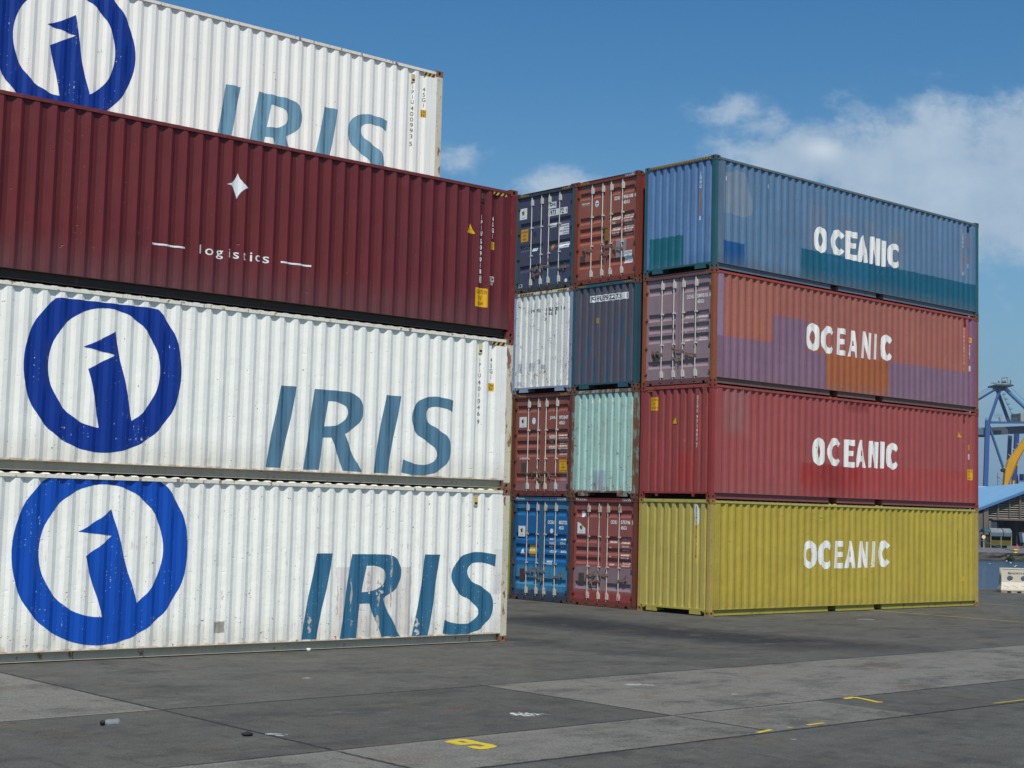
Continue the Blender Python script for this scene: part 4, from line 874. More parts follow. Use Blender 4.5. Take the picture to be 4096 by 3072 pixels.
end_b3 = paint('slate_end', (88, 88, 100), tuple((y0, y1, z0, z1, (48, 96, 124), .9, .01) for y0, y1, z0, z1 in ((2.0, 2.12, .2, .95), (1.73, 1.9, .9, 1.45), (1.5, 1.65, .2, .8), (1.0, 1.16, .2, 1.0), (.74, .9, 1.1, 1.6), (.50, .66, 1.4, 1.9), (.25, .42, .2, 1.35), (1.75, 1.86, 1.0, 1.05))), 'y', rust=.25, var=.08, streak=.12, edge_rust=.25)
fr_b3 = metal('teal_frame2', (44, 88, 100), .25, rcol=(88, 84, 66))
c = container('B3', 'slate blue container end with teal posts and a white number strip, under the rust-red doors', 2, RIGHT, 2.65, 'front', dict(side=paint('slate_side', (70, 80, 100), (), rust=.3, phase=.3865), end=end_b3, frame=fr_b3, cast=rusty_cast2), group=GR)
s = end_rect(c, 1.782, .35, 2.385, 2.565, M['stick_w'], 'end', END_W, 'number_sticker')
for t, a, b in (('JG', 1.755, 1.60), ('HU', 1.515, 1.355), ('59', 1.285, 1.125), ('22', 1.04, .88), ('73', .79, .635), ('1', .43, .405)): shift(end_text(s, t, a, b, 2.41, 2.545, M['ink'], 'end', END_W, 'sticker_text', bold=.03), (-.002, 0, 0))
end_rect(c, 1.518, 1.433, 1.796, 1.948, decal_mat('ochre_tag', (170, 130, 40), .4, (110, 90, 50)), 'end', END_W, 'small_tag')
stripes(c, .5, .2, 2.825, 2.862, 4, 'rail', .9, .003); stripes(c, 2.24, 1.95, 2.825, 2.862, 4, 'rail', .9, .003)

end_b2 = paint('mint_end', (172, 208, 198), ((1.16, 1.63, .2, .717, (150, 160, 178), .8, .02), (.08, .2, .2, 2.8, (150, 130, 90), .6, .05), (2.2, 2.4, .2, 2.8, (120, 140, 130), .5, .05), (1.1, 1.35, 1.0, 2.2, (180, 196, 182), .5, .1)), 'y', rust=1.35, var=.1, streak=.16, edge_rust=.9)
c = container('B2', 'pale mint container end streaked with rust, between the slate end and the plum doors', 1, RIGHT, 2.60, 'front', dict(side=paint('mint_side', (140, 180, 178), (), rust=.8, phase=.3865), end=end_b2, frame=metal('rusty_mint_frame', (132, 150, 138), 1.1), cast=rusty_cast2, rail=metal('rusty_mint_rail', (150, 160, 148), .9)), group=GR)
for t, a, b in (('OC', 1.737, 1.60), ('HU', 1.47, 1.33), ('3', 1.1, 1.05), ('43', .93, .80), ('3', .68, .63), ('1', .58, .56)): end_text(c, t, a, b, 2.52, 2.64, M['white_faint'], 'end', END_W, bold=.03)

door_b1 = paint('plum_red_doors', (146, 84, 80), ((.1, 2.35, .42, 1.04, (138, 116, 124), 1, .012), (.1, 2.35, .12, .355, (150, 56, 62), .9, .02)), 'y', rust=.55, var=.1, streak=.12, edge_rust=.6, ribs=0, zmin=.12)
fr_b1 = metal('dark_red_frame', (116, 62, 52), .6)
c = container('B1', 'container with plum-red doors and mauve band, on the ground beside the yellow one', 0, RIGHT, 2.55, 'doors', dict(side=paint('plum_side', (120, 60, 56), (), rust=.4, phase=.3865), end=door_b1, frame=fr_b1, cast=metal('brown_casting4', (100, 66, 54), .6), rail=metal('plum_rail', (134, 62, 58), .3), hd=(-1, 1, 1, -1), hz=.72), group=GR, bars=M['galv_rust'])
decal('torn_mark', poly2([(2.104, 2.50), (2.06, 2.53), (1.98, 2.52), (1.937, 2.45), (1.96, 2.36), (2.05, 2.35), (2.075, 2.42)]), 'door', M['disc'], c, GROOVES5)
leaf_sticker(c, 2.213, 1.910, 1.912, 2.20, True); door_text(c, 'OCHU', '575746', '3', M['white_txt'], (.952, .72), (.582, .235), 2.248); weights(c, W2(), M['white_worn'], GROOVES5)
end_rect(c, 2.139, 1.92, .60, .86, M['dark_plate'], 'door', None, 'data_plate')
stripes(c, 2.24, 1.85, 2.80, 2.86, 5, 'rail', .9, -.008, (M['stick_w'], M['hz_k'])); stripes(c, .50, .20, 2.80, 2.86, 4, 'rail', .9, -.008, (M['stick_w'], M['hz_k']))

# far block, left column ---------------------------------------------------------------
door_a4 = paint('dark_slate_doors', (72, 74, 96), ((.6, 1.5, .12, .62, (66, 96, 122), .6, .08), (1.54, 1.77, .8, 1.17, (50, 74, 96), .9, .02), (2.0, 2.25, .75, 1.1, (90, 76, 66), .7, .05)), 'y', rust=.3, var=.09, streak=.08, edge_rust=.4, ribs=0, zmin=.12)
fr_a4 = metal('dark_grey_frame', (66, 68, 72), .5); fr_a4p = metal('teal_post', (52, 88, 88), .5)
c = container('A4', 'dark slate container with white number stickers on its doors, topmost left in the far block', 3, RIGHT, 5.125, 'doors', dict(side=paint('dark_side', (60, 62, 80), (), rust=.3, phase=.3865), end=door_a4, frame=fr_a4, post=fr_a4p, cast=metal('grey_casting', (72, 72, 66), .6), hd=(-1, 1, 1, -1), hz=.56), grooves=3, group=GR)
leaf_sticker(c, 2.314, 2.001, 2.148, 2.47)
s = end_rect(c, 2.239, 1.930, 1.49, 1.841, decal_mat('ochre_sticker', (214, 148, 36), .15, (140, 110, 60)), 'door', GROOVES3, 'caution_sticker')
for t, z0, z1, a, b in (('CAUTION', 1.745, 1.80, 2.22, 1.95), ("9'6\"", 1.635, 1.69, 2.13, 2.03), ('HIGH', 1.535, 1.59, 2.15, 2.01)): shift(end_text(s, t, a, b, z0, z1, M['ink'], 'door', GROOVES3, 'sticker_text'), (-.002, 0, 0))
decal('round_mark', poly2(ell(1.646, 1.673, .066, .077, 20)), 'door', M['navy_dot'], c, GROOVES3)
for nm, yl, yr, z0, z1, rows in (('number_sticker', 1.116, .774, 2.325, 2.50, (('JGHU', 1.09, .785, 2.345, 2.48),)), ('number_sticker', 1.111, .32, 2.105, 2.29, (('5973', 1.095, .79, 2.125, 2.27), ('72', .64, .47, 2.125, 2.27), ('3', .385, .34, 2.15, 2.24))), ('number_sticker', 1.051, .761, 1.775, 1.895, (('45G1', 1.035, .79, 1.79, 1.88),)),
        ('weight_sticker', .664, .241, 1.515, 1.815, (('MAX.GROSS 30,480 KG', .65, .26, 1.745, 1.785), ('67,200 LB', .45, .26, 1.675, 1.715), ('TARE 3,980 KG', .65, .26, 1.605, 1.645), ('8,770 LB', .45, .26, 1.535, 1.575))), ('weight_sticker', .649, .227, 1.14, 1.31, (('CU.CAP 76.3 CU.M', .64, .25, 1.245, 1.285), ('2,694 FT', .43, .25, 1.17, 1.21))), ('small_sticker', 1.742, 1.538, 1.17, 1.265, (('1 ACEP', 1.72, 1.56, 1.21, 1.25),))):
    s = end_rect(c, yl, yr, z0, z1, M['stick_w'], 'door', GROOVES3, nm)
    for t, a, b, q0, q1 in rows: shift(end_text(s, t, a, b, q0, q1, M['ink'], 'door', GROOVES3, 'sticker_text', bold=.025), (-.002, 0, 0))
end_rect(c, .956, .844, 1.13, 1.287, decal_mat('ochre_tag2', (176, 120, 40), .4, (110, 90, 50)), 'door', GROOVES3, 'small_tag')
end_text(c, '11-2-9-2', 2.27, 1.907, 1.30, 1.385, M['white_worn'], 'door', GROOVES3); end_text(c, '23', 2.33, 2.13, .17, .28, M['white_faint'], 'door', GROOVES3)
decal('round_mark', poly2(ell(.324, .213, .055, .053, 18)), 'door', M['disc'], c, GROOVES3)
stripes(c, 2.25, 1.92, 2.80, 2.86, 5, 'rail', .9, -.008); stripes(c, .50, .22, 2.80, 2.86, 4, 'rail', .9, -.008)

end_a3 = paint('chalk_end', (226, 230, 224), tuple((y0, y0 + .13, z0, z0 + .13, (150, 156, 176), .9, .02) for y0, z0 in ((2.08, .75), (2.06, .6), (1.6, .62), (1.62, .74), (1.28, .82), (1.1, .66), (2.1, .22))), 'y', rust=1.5, var=.05, streak=.1, edge_rust=.5, scratch=.3, chip=(160, 122, 84))
fr_a3 = metal('blue_grey_frame', (146, 158, 182), .25)
c = container('A3', 'chalk white container end speckled with rust, below the dark slate doors', 2, RIGHT, 5.10, 'front', dict(side=paint('chalk_side', (200, 204, 200), (), rust=.6, phase=.3865), end=end_a3, frame=fr_a3, cast=metal('mixed_casting', (124, 122, 128), .6), rail=metal('cream_rail', (214, 208, 184), .8)), group=GR)
for t, a, b in (('JG', 1.716, 1.59), ('HU', 1.48, 1.36), ('8', 1.145, 1.10), ('63', .975, .85), ('21', .725, .61), ('14', .475, .356)): end_text(c, t, a, b, 2.29, 2.395, M['ink_worn'], 'end', END_W, bold=.03)
for t, a, b in (('4', 1.16, 1.11), ('5G', .98, .86), ('1', .71, .685)): end_text(c, t, a, b, 2.175, 2.275, M['ink_worn'], 'end', END_W, bold=.03)
stripes(c, .62, .22, 2.815, 2.862, 4, 'rail', .9, .003); stripes(c, 2.2, 1.6, 2.815, 2.862, 5, 'rail', .9, .003)

door_a2 = paint('brick_brown_doors', (140, 82, 70), ((.09, .90, .1, .40, (140, 116, 126), .9, .03), (.09, .45, .35, .70, (148, 120, 126), .7, .06), (1.24, 2.3, .1, .36, (138, 112, 118), .6, .04)), 'y', rust=.35, var=.08, streak=.09, edge_rust=.4, ribs=0, zmin=.12)
c = container('A2', 'container with brick-brown doors and yellow caution sticker, left of the pale mint end', 1, RIGHT, 5.045, 'doors', dict(side=paint('brown_side', (110, 54, 46), (), rust=.4, phase=.3865), end=door_a2, frame=metal('brown_frame2', (104, 56, 48), .5), cast=rusty_cast2, hd=(1, 1, -1, -1), hz=.55), group=GR)
leaf_sticker(c, 2.181, 1.878, 1.943, 2.239); decal('round_mark', poly2(ell(1.572, 2.115, .077, .095, 24)), 'door', M['disc'], c, None)
door_text(c, 'JGHU', '973347', '3', M['white_txt'], (.921, .659), (.539, .18), 2.183)
weights(c, (('MAXGROSS', .922, .669, 1.60, 1.693), ('30,480 KGS', .54, .176, 1.66, 1.71), ('67,200 LBS', .54, .18, 1.59, 1.64), ('TARE', .941, .791, 1.50, 1.549), ('3,840 KGS', .53, .21, 1.515, 1.565), ('8,470 LBS', .53, .2, 1.44, 1.485), ('PAYLOAD', .935, .673, 1.317, 1.404), ('26,640 KGS', .53, .17, 1.37, 1.42), ('58,730 LBS', .54, .18, 1.30, 1.35), ('CUB CAP', .931, .683, 1.227, 1.275), ('76.4 CUM', .53, .2, 1.235, 1.28), ('2,700 CUFT', .53, .19, 1.15, 1.195)), M['white_worn'], GROOVES5)
s = end_rect(c, .497, .192, .673, 1.016, M['stick_y'], 'door', None, 'caution_sticker')
for t, z0, z1, a, b in (('CAUTION', .945, .995, .47, .215), ("9'6\"", .865, .915, .40, .30), ('HIGH', .785, .835, .41, .28), ('CONTAINER', .69, .735, .48, .205)): shift(end_text(s, t, a, b, z0, z1, M['ink'], 'door', None, 'sticker_text'), (-.002, 0, 0))
end_rect(c, 2.064, 1.853, .67, .94, M['dark_plate'], 'door', None, 'data_plate'); end_text(c, '21-08-023', 2.142, 1.805, 1.03, 1.095, M['white_worn'], 'door', GROOVES5, bold=.03)
stripes(c, 2.2, 1.9, 2.80, 2.86, 4, 'rail', .9, -.008); stripes(c, .48, .2, 2.80, 2.86, 4, 'rail', .9, -.008)

door_a1 = paint('blue_doors', (24, 100, 156), ((.09, 2.35, .25, .97, (70, 138, 170), .85, .05), (.09, 2.35, .1, .30, (58, 64, 84), .95, .02), (1.9, 2.3, 2.45, 2.8, (70, 130, 150), .7, .06), (.1, 1.15, 2.5, 2.8, (84, 140, 152), .6, .06), (1.13, 1.24, .2, 2.8, (70, 100, 110), .8, .02), (2.2, 2.4, .1, 2.8, (40, 78, 104), .8, .03)), 'y', rust=.6, var=.12, streak=.16, edge_rust=.4, ribs=0, zmin=.12)
c = container('A1', 'container with bright blue doors on the ground, just right of the near stack', 0, RIGHT, 4.995, 'doors', dict(side=paint('blue_side2', (20, 80, 130), (), rust=.4, phase=.3865), end=door_a1, frame=metal('dark_blue_frame', (52, 66, 78), .7), cast=metal('dark_casting', (68, 66, 62), .7), rail=metal('blue_rail', (54, 112, 150), .5), hd=(-1, 1, -1, -1), hz=.70), group=GR, bars=M['galv_rust'])
leaf_sticker(c, 2.158, 1.868, 1.762, 2.059); door_text(c, 'OCHU', '802732', '5', M['white_txt'], (.95, .687), (.505, .18), 2.19); decal('round_mark', poly2(ell(.79, 1.95, .066, .065, 20) ), 'door', M['disc'], c, None)
weights(c, (('MAX.G', .889, .69, 1.70, 1.75), ('30,480', .45, .23, 1.70, 1.75), ('TARE', .889, .683, 1.58, 1.65), ('3,870 KG', .447, .23, 1.58, 1.65), ('NET', .901, .743, 1.485, 1.54), ('26,610', .45, .24, 1.49, 1.54), ('CU.M', .858, .606, 1.345, 1.415), ('76.4 CU.M', .425, .152, 1.36, 1.42)), M['white_worn'], GROOVES5)
decal('warning_triangle', poly2([(1.97, 1.43), (2.075, 1.262), (1.85, 1.262)]), 'door', M['stick_w'], c, GROOVES5)
decal('torn_sticker', poly2([(1.701, 1.54), (1.40, 1.545), (1.42, 1.40), (1.40, 1.22), (1.70, 1.214), (1.69, 1.38)]), 'door', decal_mat('faded_yellow_sticker', (206, 176, 90), .7, (170, 120, 60)), c, GROOVES5)
end_rect(c, .965, .74, 1.02, 1.13, decal_mat('blue_white_smear', (170, 196, 212), .9), 'door', GROOVES5, 'sticker_residue'); end_rect(c, 2.063, 1.866, .562, .868, decal_mat('brown_plate', (84, 54, 48), .4, (110, 80, 70)), 'door', None, 'data_plate')
stripes(c, 2.22, 1.9, 2.80, 2.86, 5, 'rail', .9, -.008, (M['stick_w'], M['hz_k'])); stripes(c, .55, .22, 2.80, 2.86, 5, 'rail', .9, -.008, (M['stick_w'], M['hz_k']))

# a further column behind the near stack, of which the photo shows thin yellow-green edges
ol = dict(side=paint('olive_side', (150, 152, 40), (), rust=.4, phase=.3865), end=paint('olive_end', (168, 172, 44), (), 'y', rust=.3), frame=metal('yellow_green_frame', (150, 154, 40), .4), cast=metal('olive_casting', (120, 112, 50), .6))
for k, (nm, yy) in enumerate((('on the ground, edge showing left of the bright blue doors', 7.46), ('edge showing left of the brick-brown doors', 7.52), ('edge showing left of the chalk white end', 7.57))):
    container('Z%d' % k, 'yellow-green container %s' % nm, k, RIGHT, yy, 'front', ol, group=GR)

build_setting()

# ------------------------------------------------------------------ things on the ground
def frame_pt(fr, x, y, z=0):
    (ox, oy), a = fr; return Vector((ox + x * math.cos(a) - y * math.sin(a), oy + x * math.sin(a) + y * math.cos(a), z))
def lathe(mb, prof, axis_o, axis_d, n=12, dent=0, seed=1):
    d = Vector(axis_d).normalized(); a = d.cross(Vector((0, 0, 1))); a = a.normalized() if a.length > .01 else Vector((1, 0, 0)); b = d.cross(a); o = Vector(axis_o); rnd = random.Random(seed); vs = []
    for t, r in prof:
        for k in range(n):
            q = r * (1 - dent * rnd.random()); vs.append(o + d * t + a * q * math.cos(2 * math.pi * k / n) + b * q * math.sin(2 * math.pi * k / n))
    return mb.add(vs, [(i * n + k, i * n + (k + 1) % n, (i + 1) * n + (k + 1) % n, (i + 1) * n + k) for i in range(len(prof) - 1) for k in range(n)], True)
plast = Mat('clear_plastic', .15); plast.bsdf.inputs['Alpha'].default_value = .22; plast.mat.use_nodes = True
plast.bsdf.inputs['Base Color'].default_value = (.62, .68, .70, 1); plast.bsdf.inputs['Specular IOR Level'].default_value = .8
bt = empty('plastic_bottle', (-4.40, 17.13, 0), .72, 'crushed clear plastic bottle lying on the concrete in the left foreground', 'bottle')
lathe(MB(), [(.03, .014), (.045, .016), (.07, .032), (.10, .036), (.15, .030), (.20, .036), (.215, .02)], (-.06, 0, .036), (1, 0, 0), 12, .25).build('bottle_body', plast.mat, bt)
lathe(MB(), [(-.005, .001), (-.005, .028), (.03, .028), (.03, .001)], (-.06, 0, .03), (1, 0, 0), 10).build('cap', plain('dark_cap', (30, 30, 44), .5), bt)
st = MB().blob((0, 0, .022), .06, 4, 6, 9, (1, .7, .42), .22).build('stone', plain('dark_stone', (44, 44, 48), .9, .3, 40)); st.location = (-2.75, 16.61, 0); tag(st, 'small black stone lying on the concrete near the bottom edge', 'stone')
p = frame_pt(RIGHT, -13.9, -3.1); cu = MB(); lathe(cu, [(0, .001), (0, .032), (.05, .04), (.055, .03), (.052, .001)], (0, 0, 0), (0, 0, 1), 10, .2)
pc = cu.build('paper_cup', plain('white_paper', (225, 226, 222), .7)); pc.location = p; tag(pc, 'small white scrap lying in front of the lowest white container', 'litter')

# ------------------------------------------------------------------ plastic road barrier by the water
bar_m = Mat('barrier_plastic', .55); nb = bar_m.noise(2, 4); bar_mat = bar_m.out(bar_m.mix(bar_m.scale(bar_m.col(lin((208, 202, 184))), (nb - .5) * .25 + 1), lin((150, 130, 96)), bar_m.z.sm(0, .16).inv() * nb.sm(.35, .6) * .8), (nb - .5) * .2 + .5, nb, dist=.004)
b0 = at(3880 + 437 / 3.606, 1980 + 1400 / 3.606, 55.2)
br = empty('road_barrier', (b0.x, 55.2, 0), -.03, 'cream plastic road barrier with two round holes at the water edge', 'road barrier')
def barrier_mesh():
    outer = [(0, .36), (2.0, .36), (2.0, .86), (.02, .86)]
    cu = bpy.data.curves.new('b', 'CURVE'); cu.dimensions = '2D'; cu.fill_mode = 'BOTH'; cu.extrude = .14; cu.bevel_depth = .012; cu.bevel_resolution = 1
    for lp in (outer, ell(.30, .50, .118, .105, 24), ell(.79, .50, .118, .105, 24), ell(1.28, .50, .118, .105, 24), ell(1.75, .50, .118, .105, 24)):
        sp = cu.splines.new('POLY'); sp.points.add(len(lp) - 1); sp.use_cyclic_u = True
        for q, pt in zip(sp.points, lp): q.co = (pt[0], pt[1], 0, 1)
    o = bpy.data.objects.new('tmp', cu); COL.objects.link(o)
    me = bpy.data.meshes.new_from_object(o.evaluated_get(bpy.context.evaluated_depsgraph_get())); bpy.data.objects.remove(o); bpy.data.curves.remove(cu)
    me.transform(Matrix(((1, 0, 0, 0), (0, 0, -1, 0), (0, 1, 0, 0), (0, 0, 0, 1)))); return me
me = barrier_mesh(); me.materials.clear(); me.materials.append(bar_mat); link('barrier_body', me, br)
mb = MB(); mb.add([(x, s * w, z) for z, w, x0, x1 in ((.37, .155, 0, 2.0), (.26, .20, -.02, 2.02), (.10, .26, -.05, 2.05), (.06, .26, -.05, 2.05)) for x in (x0, x1) for s in (-1, 1)], [(4 * i + a, 4 * i + b, 4 * i + 4 + b, 4 * i + 4 + a) for i in range(3) for a, b in ((0, 2), (1, 3), (0, 1), (2, 3))] + [(12, 13, 15, 14), (0, 1, 3, 2)])
for k in range(6): mb.box(-.04 + k * .36, .17 + k * .36, -.25, .25, .0, .065)
foot = mb.build('barrier_foot', bar_mat, br)
gm = MB()
for k in range(6):
    x = .05 + k * .32; gm.bar((x, -.205, .255), (x + .2, -.232, .18), .012, .004, (0, 1, 0)); gm.bar((x + .16, -.238, .155), (x - .02, -.251, .115), .010, .004, (0, 1, 0))
gm.build('moulded_groove', plain('groove_grey', (150, 146, 134), .7), foot)
MB().box(.02, 2.0, -.165, .165, .835, .875).build('top_ridge', bar_mat, br)
def front_dec(name, flat, mat, yy=-.1545):
    mb = MB().add([(q[0], yy, q[1]) for q in flat[0]], flat[1]); return mb.build(name, mat, br)
navy = plain('barrier_ink', (34, 44, 76), .5)
front_dec('lettering', text2('NORTHPORT', .335, 1.12, .655, .72, bold=.02), navy)
front_dec('emblem', poly2([(.23, .655), (.23, .735), (.25, .735), (.29, .68), (.29, .735), (.315, .735), (.315, .64), (.29, .64), (.255, .695), (.255, .655)]), navy)

# ------------------------------------------------------------------ far shore things
def px(x, y, d): return at(x, y, d)
Q6 = lambda x, y: (3880 + x / 3.606, 1980 + y / 3.606)
# transit shed: louvred gable over a dark loading bay, blue sheet roof
sh = empty('harbour_shed', (at(4000, 2190, 240).x, 240, -1.21), 0, 'long dark harbour shed with a pale blue roof across the water', 'shed')
org = Vector((sh.location.x, 240, -1.21))
def L_(x, y, d): return tuple(at(x, y, d) - org)
def quadprism(mb, pts, thick):
    a = [Vector(q) for q in pts]; n = (a[1] - a[0]).cross(a[3] - a[0]).normalized() * thick; b = [q + n for q in a]
    return mb.add(a + b, [(0, 1, 2, 3), (7, 6, 5, 4), (0, 4, 5, 1), (1, 5, 6, 2), (2, 6, 7, 3), (3, 7, 4, 0)])
roof_m = Mat('blue_sheet_roof', .45); rn = roof_m.noise(.4, 3); rs = ((roof_m.x * 1.6).frac() - .5).abs()
roof_mat = roof_m.out(roof_m.scale(roof_m.col(lin((120, 166, 198))), (rn - .5) * .2 + 1), None, rs, dist=.05)
dark_m = plain('shed_dark_grey', (52, 50, 48), .9, .2, .5); conc_m = plain('shed_concrete', (100, 95, 88), .9, .5, .6)  # even dark grey for shed and warehouse walls, bay piers and stall counter
quadprism(MB(), [L_(3880, 2046, 247), L_(4200, 1925, 247), L_(4200, 1938, 268), L_(3880, 1957, 268)], .15).build('roof', roof_mat, sh)
fas = MB(); A, B_ = Vector(L_(3880, 2046, 246.9)), Vector(L_(4200, 1925, 246.9)); fas.add([A, B_, B_ + Vector((0, 0, -.42)), A + Vector((0, 0, -.42)), A + Vector((0, .2, 0)), B_ + Vector((0, .2, 0)), B_ + Vector((0, .2, -.42)), A + Vector((0, .2, -.42))], [(0, 1, 2, 3), (7, 6, 5, 4), (0, 4, 5, 1), (2, 6, 7, 3), (0, 3, 7, 4), (1, 5, 6, 2)]).build('fascia', plain('fascia_blue', (70, 116, 164), .5), sh)
x0, x1 = L_(3880, 2100, 248)[0], L_(4200, 2100, 248)[0]
def zz(y, d=248): return L_(4000, y, d)[2]
w = MB(); zl, zr = L_(3880, 2049, 248)[2], L_(4200, 1929, 248)[2]
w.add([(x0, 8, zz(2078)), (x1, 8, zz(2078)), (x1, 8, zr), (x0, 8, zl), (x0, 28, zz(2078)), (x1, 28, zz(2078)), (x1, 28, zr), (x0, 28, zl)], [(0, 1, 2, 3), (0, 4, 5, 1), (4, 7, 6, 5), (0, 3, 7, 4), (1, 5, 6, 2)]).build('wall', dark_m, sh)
xl0 = L_(3952, 2100, 248)[0]
lv = MB(); zq = zz(2074); slope = (zr - zl) / (x1 - x0)
for k in range(18):
    z = zq + k * .36
    xa = max(xl0, x0 + (z + .25 - zl) / slope)
    if xa < x1: lv.add([(xa, 7.75, z), (x1, 7.75, z), (x1, 7.95, z + .17), (xa, 7.95, z + .17)], [(0, 1, 2, 3)])
lv.build('louvres', plain('louvre_grey', (132, 126, 112), .8, .6, .8), sh)
for xa, wd in ((3986, 7), (4033, 4.5), (4074, 7)):
    xx = L_(xa, 2100, 248)[0]; MB().box(xx, xx + wd * .041, 7.5, 7.99, zz(2078), x0 * 0 + zl + slope * (xx - x0) - .2).build('mullion', conc_m, sh)
MB().box(L_(3958, 2076, 248)[0], x1, 6.4, 8.0, zz(2081), zz(2075)).build('canopy_slab', conc_m, sh)
for xa, xb in ((3880, 3926), (3930, 3949)): MB().box(L_(xa, 0, 248)[0], L_(xb, 0, 248)[0], 7.3, 8.4, 0, zl + slope * (L_(xa, 0, 248)[0] - x0) - .05).build('concrete_pier', conc_m, sh)
MB().box(L_(3949, 0, 248)[0], x1, 14, 14.3, 0, zz(2078)).build('bay_back_wall', plain('bay_brown', (74, 66, 56), .9, .3, .6), sh)
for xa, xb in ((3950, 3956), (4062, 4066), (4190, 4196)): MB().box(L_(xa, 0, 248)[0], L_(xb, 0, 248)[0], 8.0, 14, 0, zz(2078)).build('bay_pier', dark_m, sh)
bw = MB(); xa, xb = L_(3962, 0, 248)[0], L_(3985, 0, 248)[0]; bw.box(xa, xb, 7.7, 7.9, zz(2113), zz(2088)).build('window', plain('shed_glass', (120, 132, 146), .2), sh)
MB().box(xa - .3, xa, 7.6, 8.0, zz(2116), zz(2084)).box(xa - .3, xb, 7.55, 8.0, zz(2117), zz(2113)).build('window_frame', plain('frame_pale', (178, 170, 156), .7), sh)
# lower ridge of another roof behind
rb = empty('harbour_warehouse', (at(3900, 1953, 300).x, 300, -1.21), 0, 'roof ridge of a pale grey-blue warehouse, left of the yellow boom', 'warehouse'); org = Vector(rb.location)
xa, xb = L_(3700, 0, 300)[0], L_(3992, 0, 300)[0]; zt, zb = L_(3950, 1944, 300)[2], L_(3950, 1954, 300)[2]
MB().add([(xa, 0, zb), (xb, 0, zb), (xb - 1.3, 4, zt + .05), (xa, 4, zt + .05), (xa, 8, zb), (xb, 8, zb)], [(0, 1, 2, 3), (3, 2, 5, 4), (1, 5, 2), (0, 3, 4)]).build('roof', plain('grey_blue_roof', (150, 178, 204), .5), rb)
MB().box(xa, xb - .5, .6, 7.6, 0, zb - .02).build('wall', dark_m, rb)

# striped awning kiosk with a yellow railing
D = 224; ks = empty('awning_kiosk', (at(4004, 2186, D).x, D, -1.21), 0, 'market stall with a rounded pale awning behind a yellow railing', 'stall'); org = Vector(ks.location)
ysteel = plain('yellow_rail_paint', (150, 138, 72), .6)
def arch(xa, xb, ytop, ybot, mat, y0=0, y1=2.4, name='awning'):
    a, b = L_(xa, 0, D)[0], L_(xb, 0, D)[0]; zt, zb = L_(4000, ytop, D)[2], L_(4000, ybot, D)[2]; n = 8; vs = []
    for k in range(n + 1):
        t = math.pi / 2 * k / n; vs += [(a, y0 + (1 - math.sin(t)) * 0 + y1 * (1 - math.cos(t)) * .5, zb + (zt - zb) * math.sin(t)), (b, y0 + y1 * (1 - math.cos(t)) * .5, zb + (zt - zb) * math.sin(t))]
    vs += [(a, y1 * 1.2, zb), (b, y1 * 1.2, zb)]
    mb = MB().add(vs, [(2 * i, 2 * i + 1, 2 * i + 3, 2 * i + 2) for i in range(n + 1)] + [tuple(range(0, 2 * n + 4, 2)), tuple(range(1, 2 * n + 4, 2))]); return mb.build(name, mat, ks)
aw1 = Mat('awning_cloth', .8); an = aw1.noise(1.6, 4); arch(3964, 4010, 2113, 2132, aw1.out(aw1.mix(lin((140, 130, 122)), lin((98, 124, 130)), an.sm(.45, .6))))
arch(4013, 4045, 2113, 2132, aw1.mat); arch(3939, 3963, 2115, 2131, plain('awning_teal', (50, 78, 88), .8))
val = plain('awning_valance', (84, 106, 120), .8)
for xa, xb in ((3963.5, 4010.5), (4013, 4045)): MB().box(L_(xa, 0, D)[0], L_(xb, 0, D)[0], -.06, .0, L_(4000, 2145, D)[2], L_(4000, 2131, D)[2]).build('valance', val, ks)
for xa in (3963, 4003, 4043): MB().bar((L_(xa, 0, D)[0], .05, 0), (L_(xa, 0, D)[0], .05, L_(4000, 2131, D)[2]), .12).build('post', ysteel, ks)
rl = MB(); z0, z1 = L_(4000, 2181, D)[2], L_(4000, 2162, D)[2]; xa, xb = L_(3963, 0, D)[0], L_(4043, 0, D)[0]
rl.box(xa, xb, -.02, .02, z1 - .05, z1).box(xa, xb, -.02, .02, z0, z0 + .05)
for k in range(22): rl.box(xa + (xb - xa) * k / 22 + .02, xa + (xb - xa) * k / 22 + .07, -.02, .02, z0, z1)
rl.build('railing', ysteel, ks)
MB().box(L_(3941, 0, D)[0], L_(3962, 0, D)[0], .4, 2.2, 0, L_(4000, 2140, D)[2]).box(L_(3966, 0, D)[0], L_(4041, 0, D)[0], 1.8, 2.3, 0, L_(4000, 2160, D)[2]).build('counter', dark_m, ks)
MB().tube([(L_(3941, 0, D)[0], .3, 0), (L_(3941, 0, D)[0], .3, L_(4000, 2131, D)[2])], .06, 6).build('post', ysteel, ks)
# round sign
D = 214; sg = empty('round_sign', (at(3934, 2186, D).x, D, -1.21), 0, 'round cream sign on a pole left of the awning stall', 'sign'); org = Vector(sg.location)
zc = L_(3934, 2148, D)[2]; MB().tube([(0, 0, 0), (0, 0, zc)], .06, 6).build('pole', plain('sign_pole', (176, 160, 120), .6), sg)
MB().tube([(0, -.10, zc), (0, -.06, zc)], .25, 18, False).build('sign_face', plain('sign_cream', (232, 218, 178), .6), sg); MB().tube([(0, -.06, zc), (0, -.055, zc)], .29, 18, False).build('sign_rim', plain('sign_rim', (190, 150, 70), .6), sg)
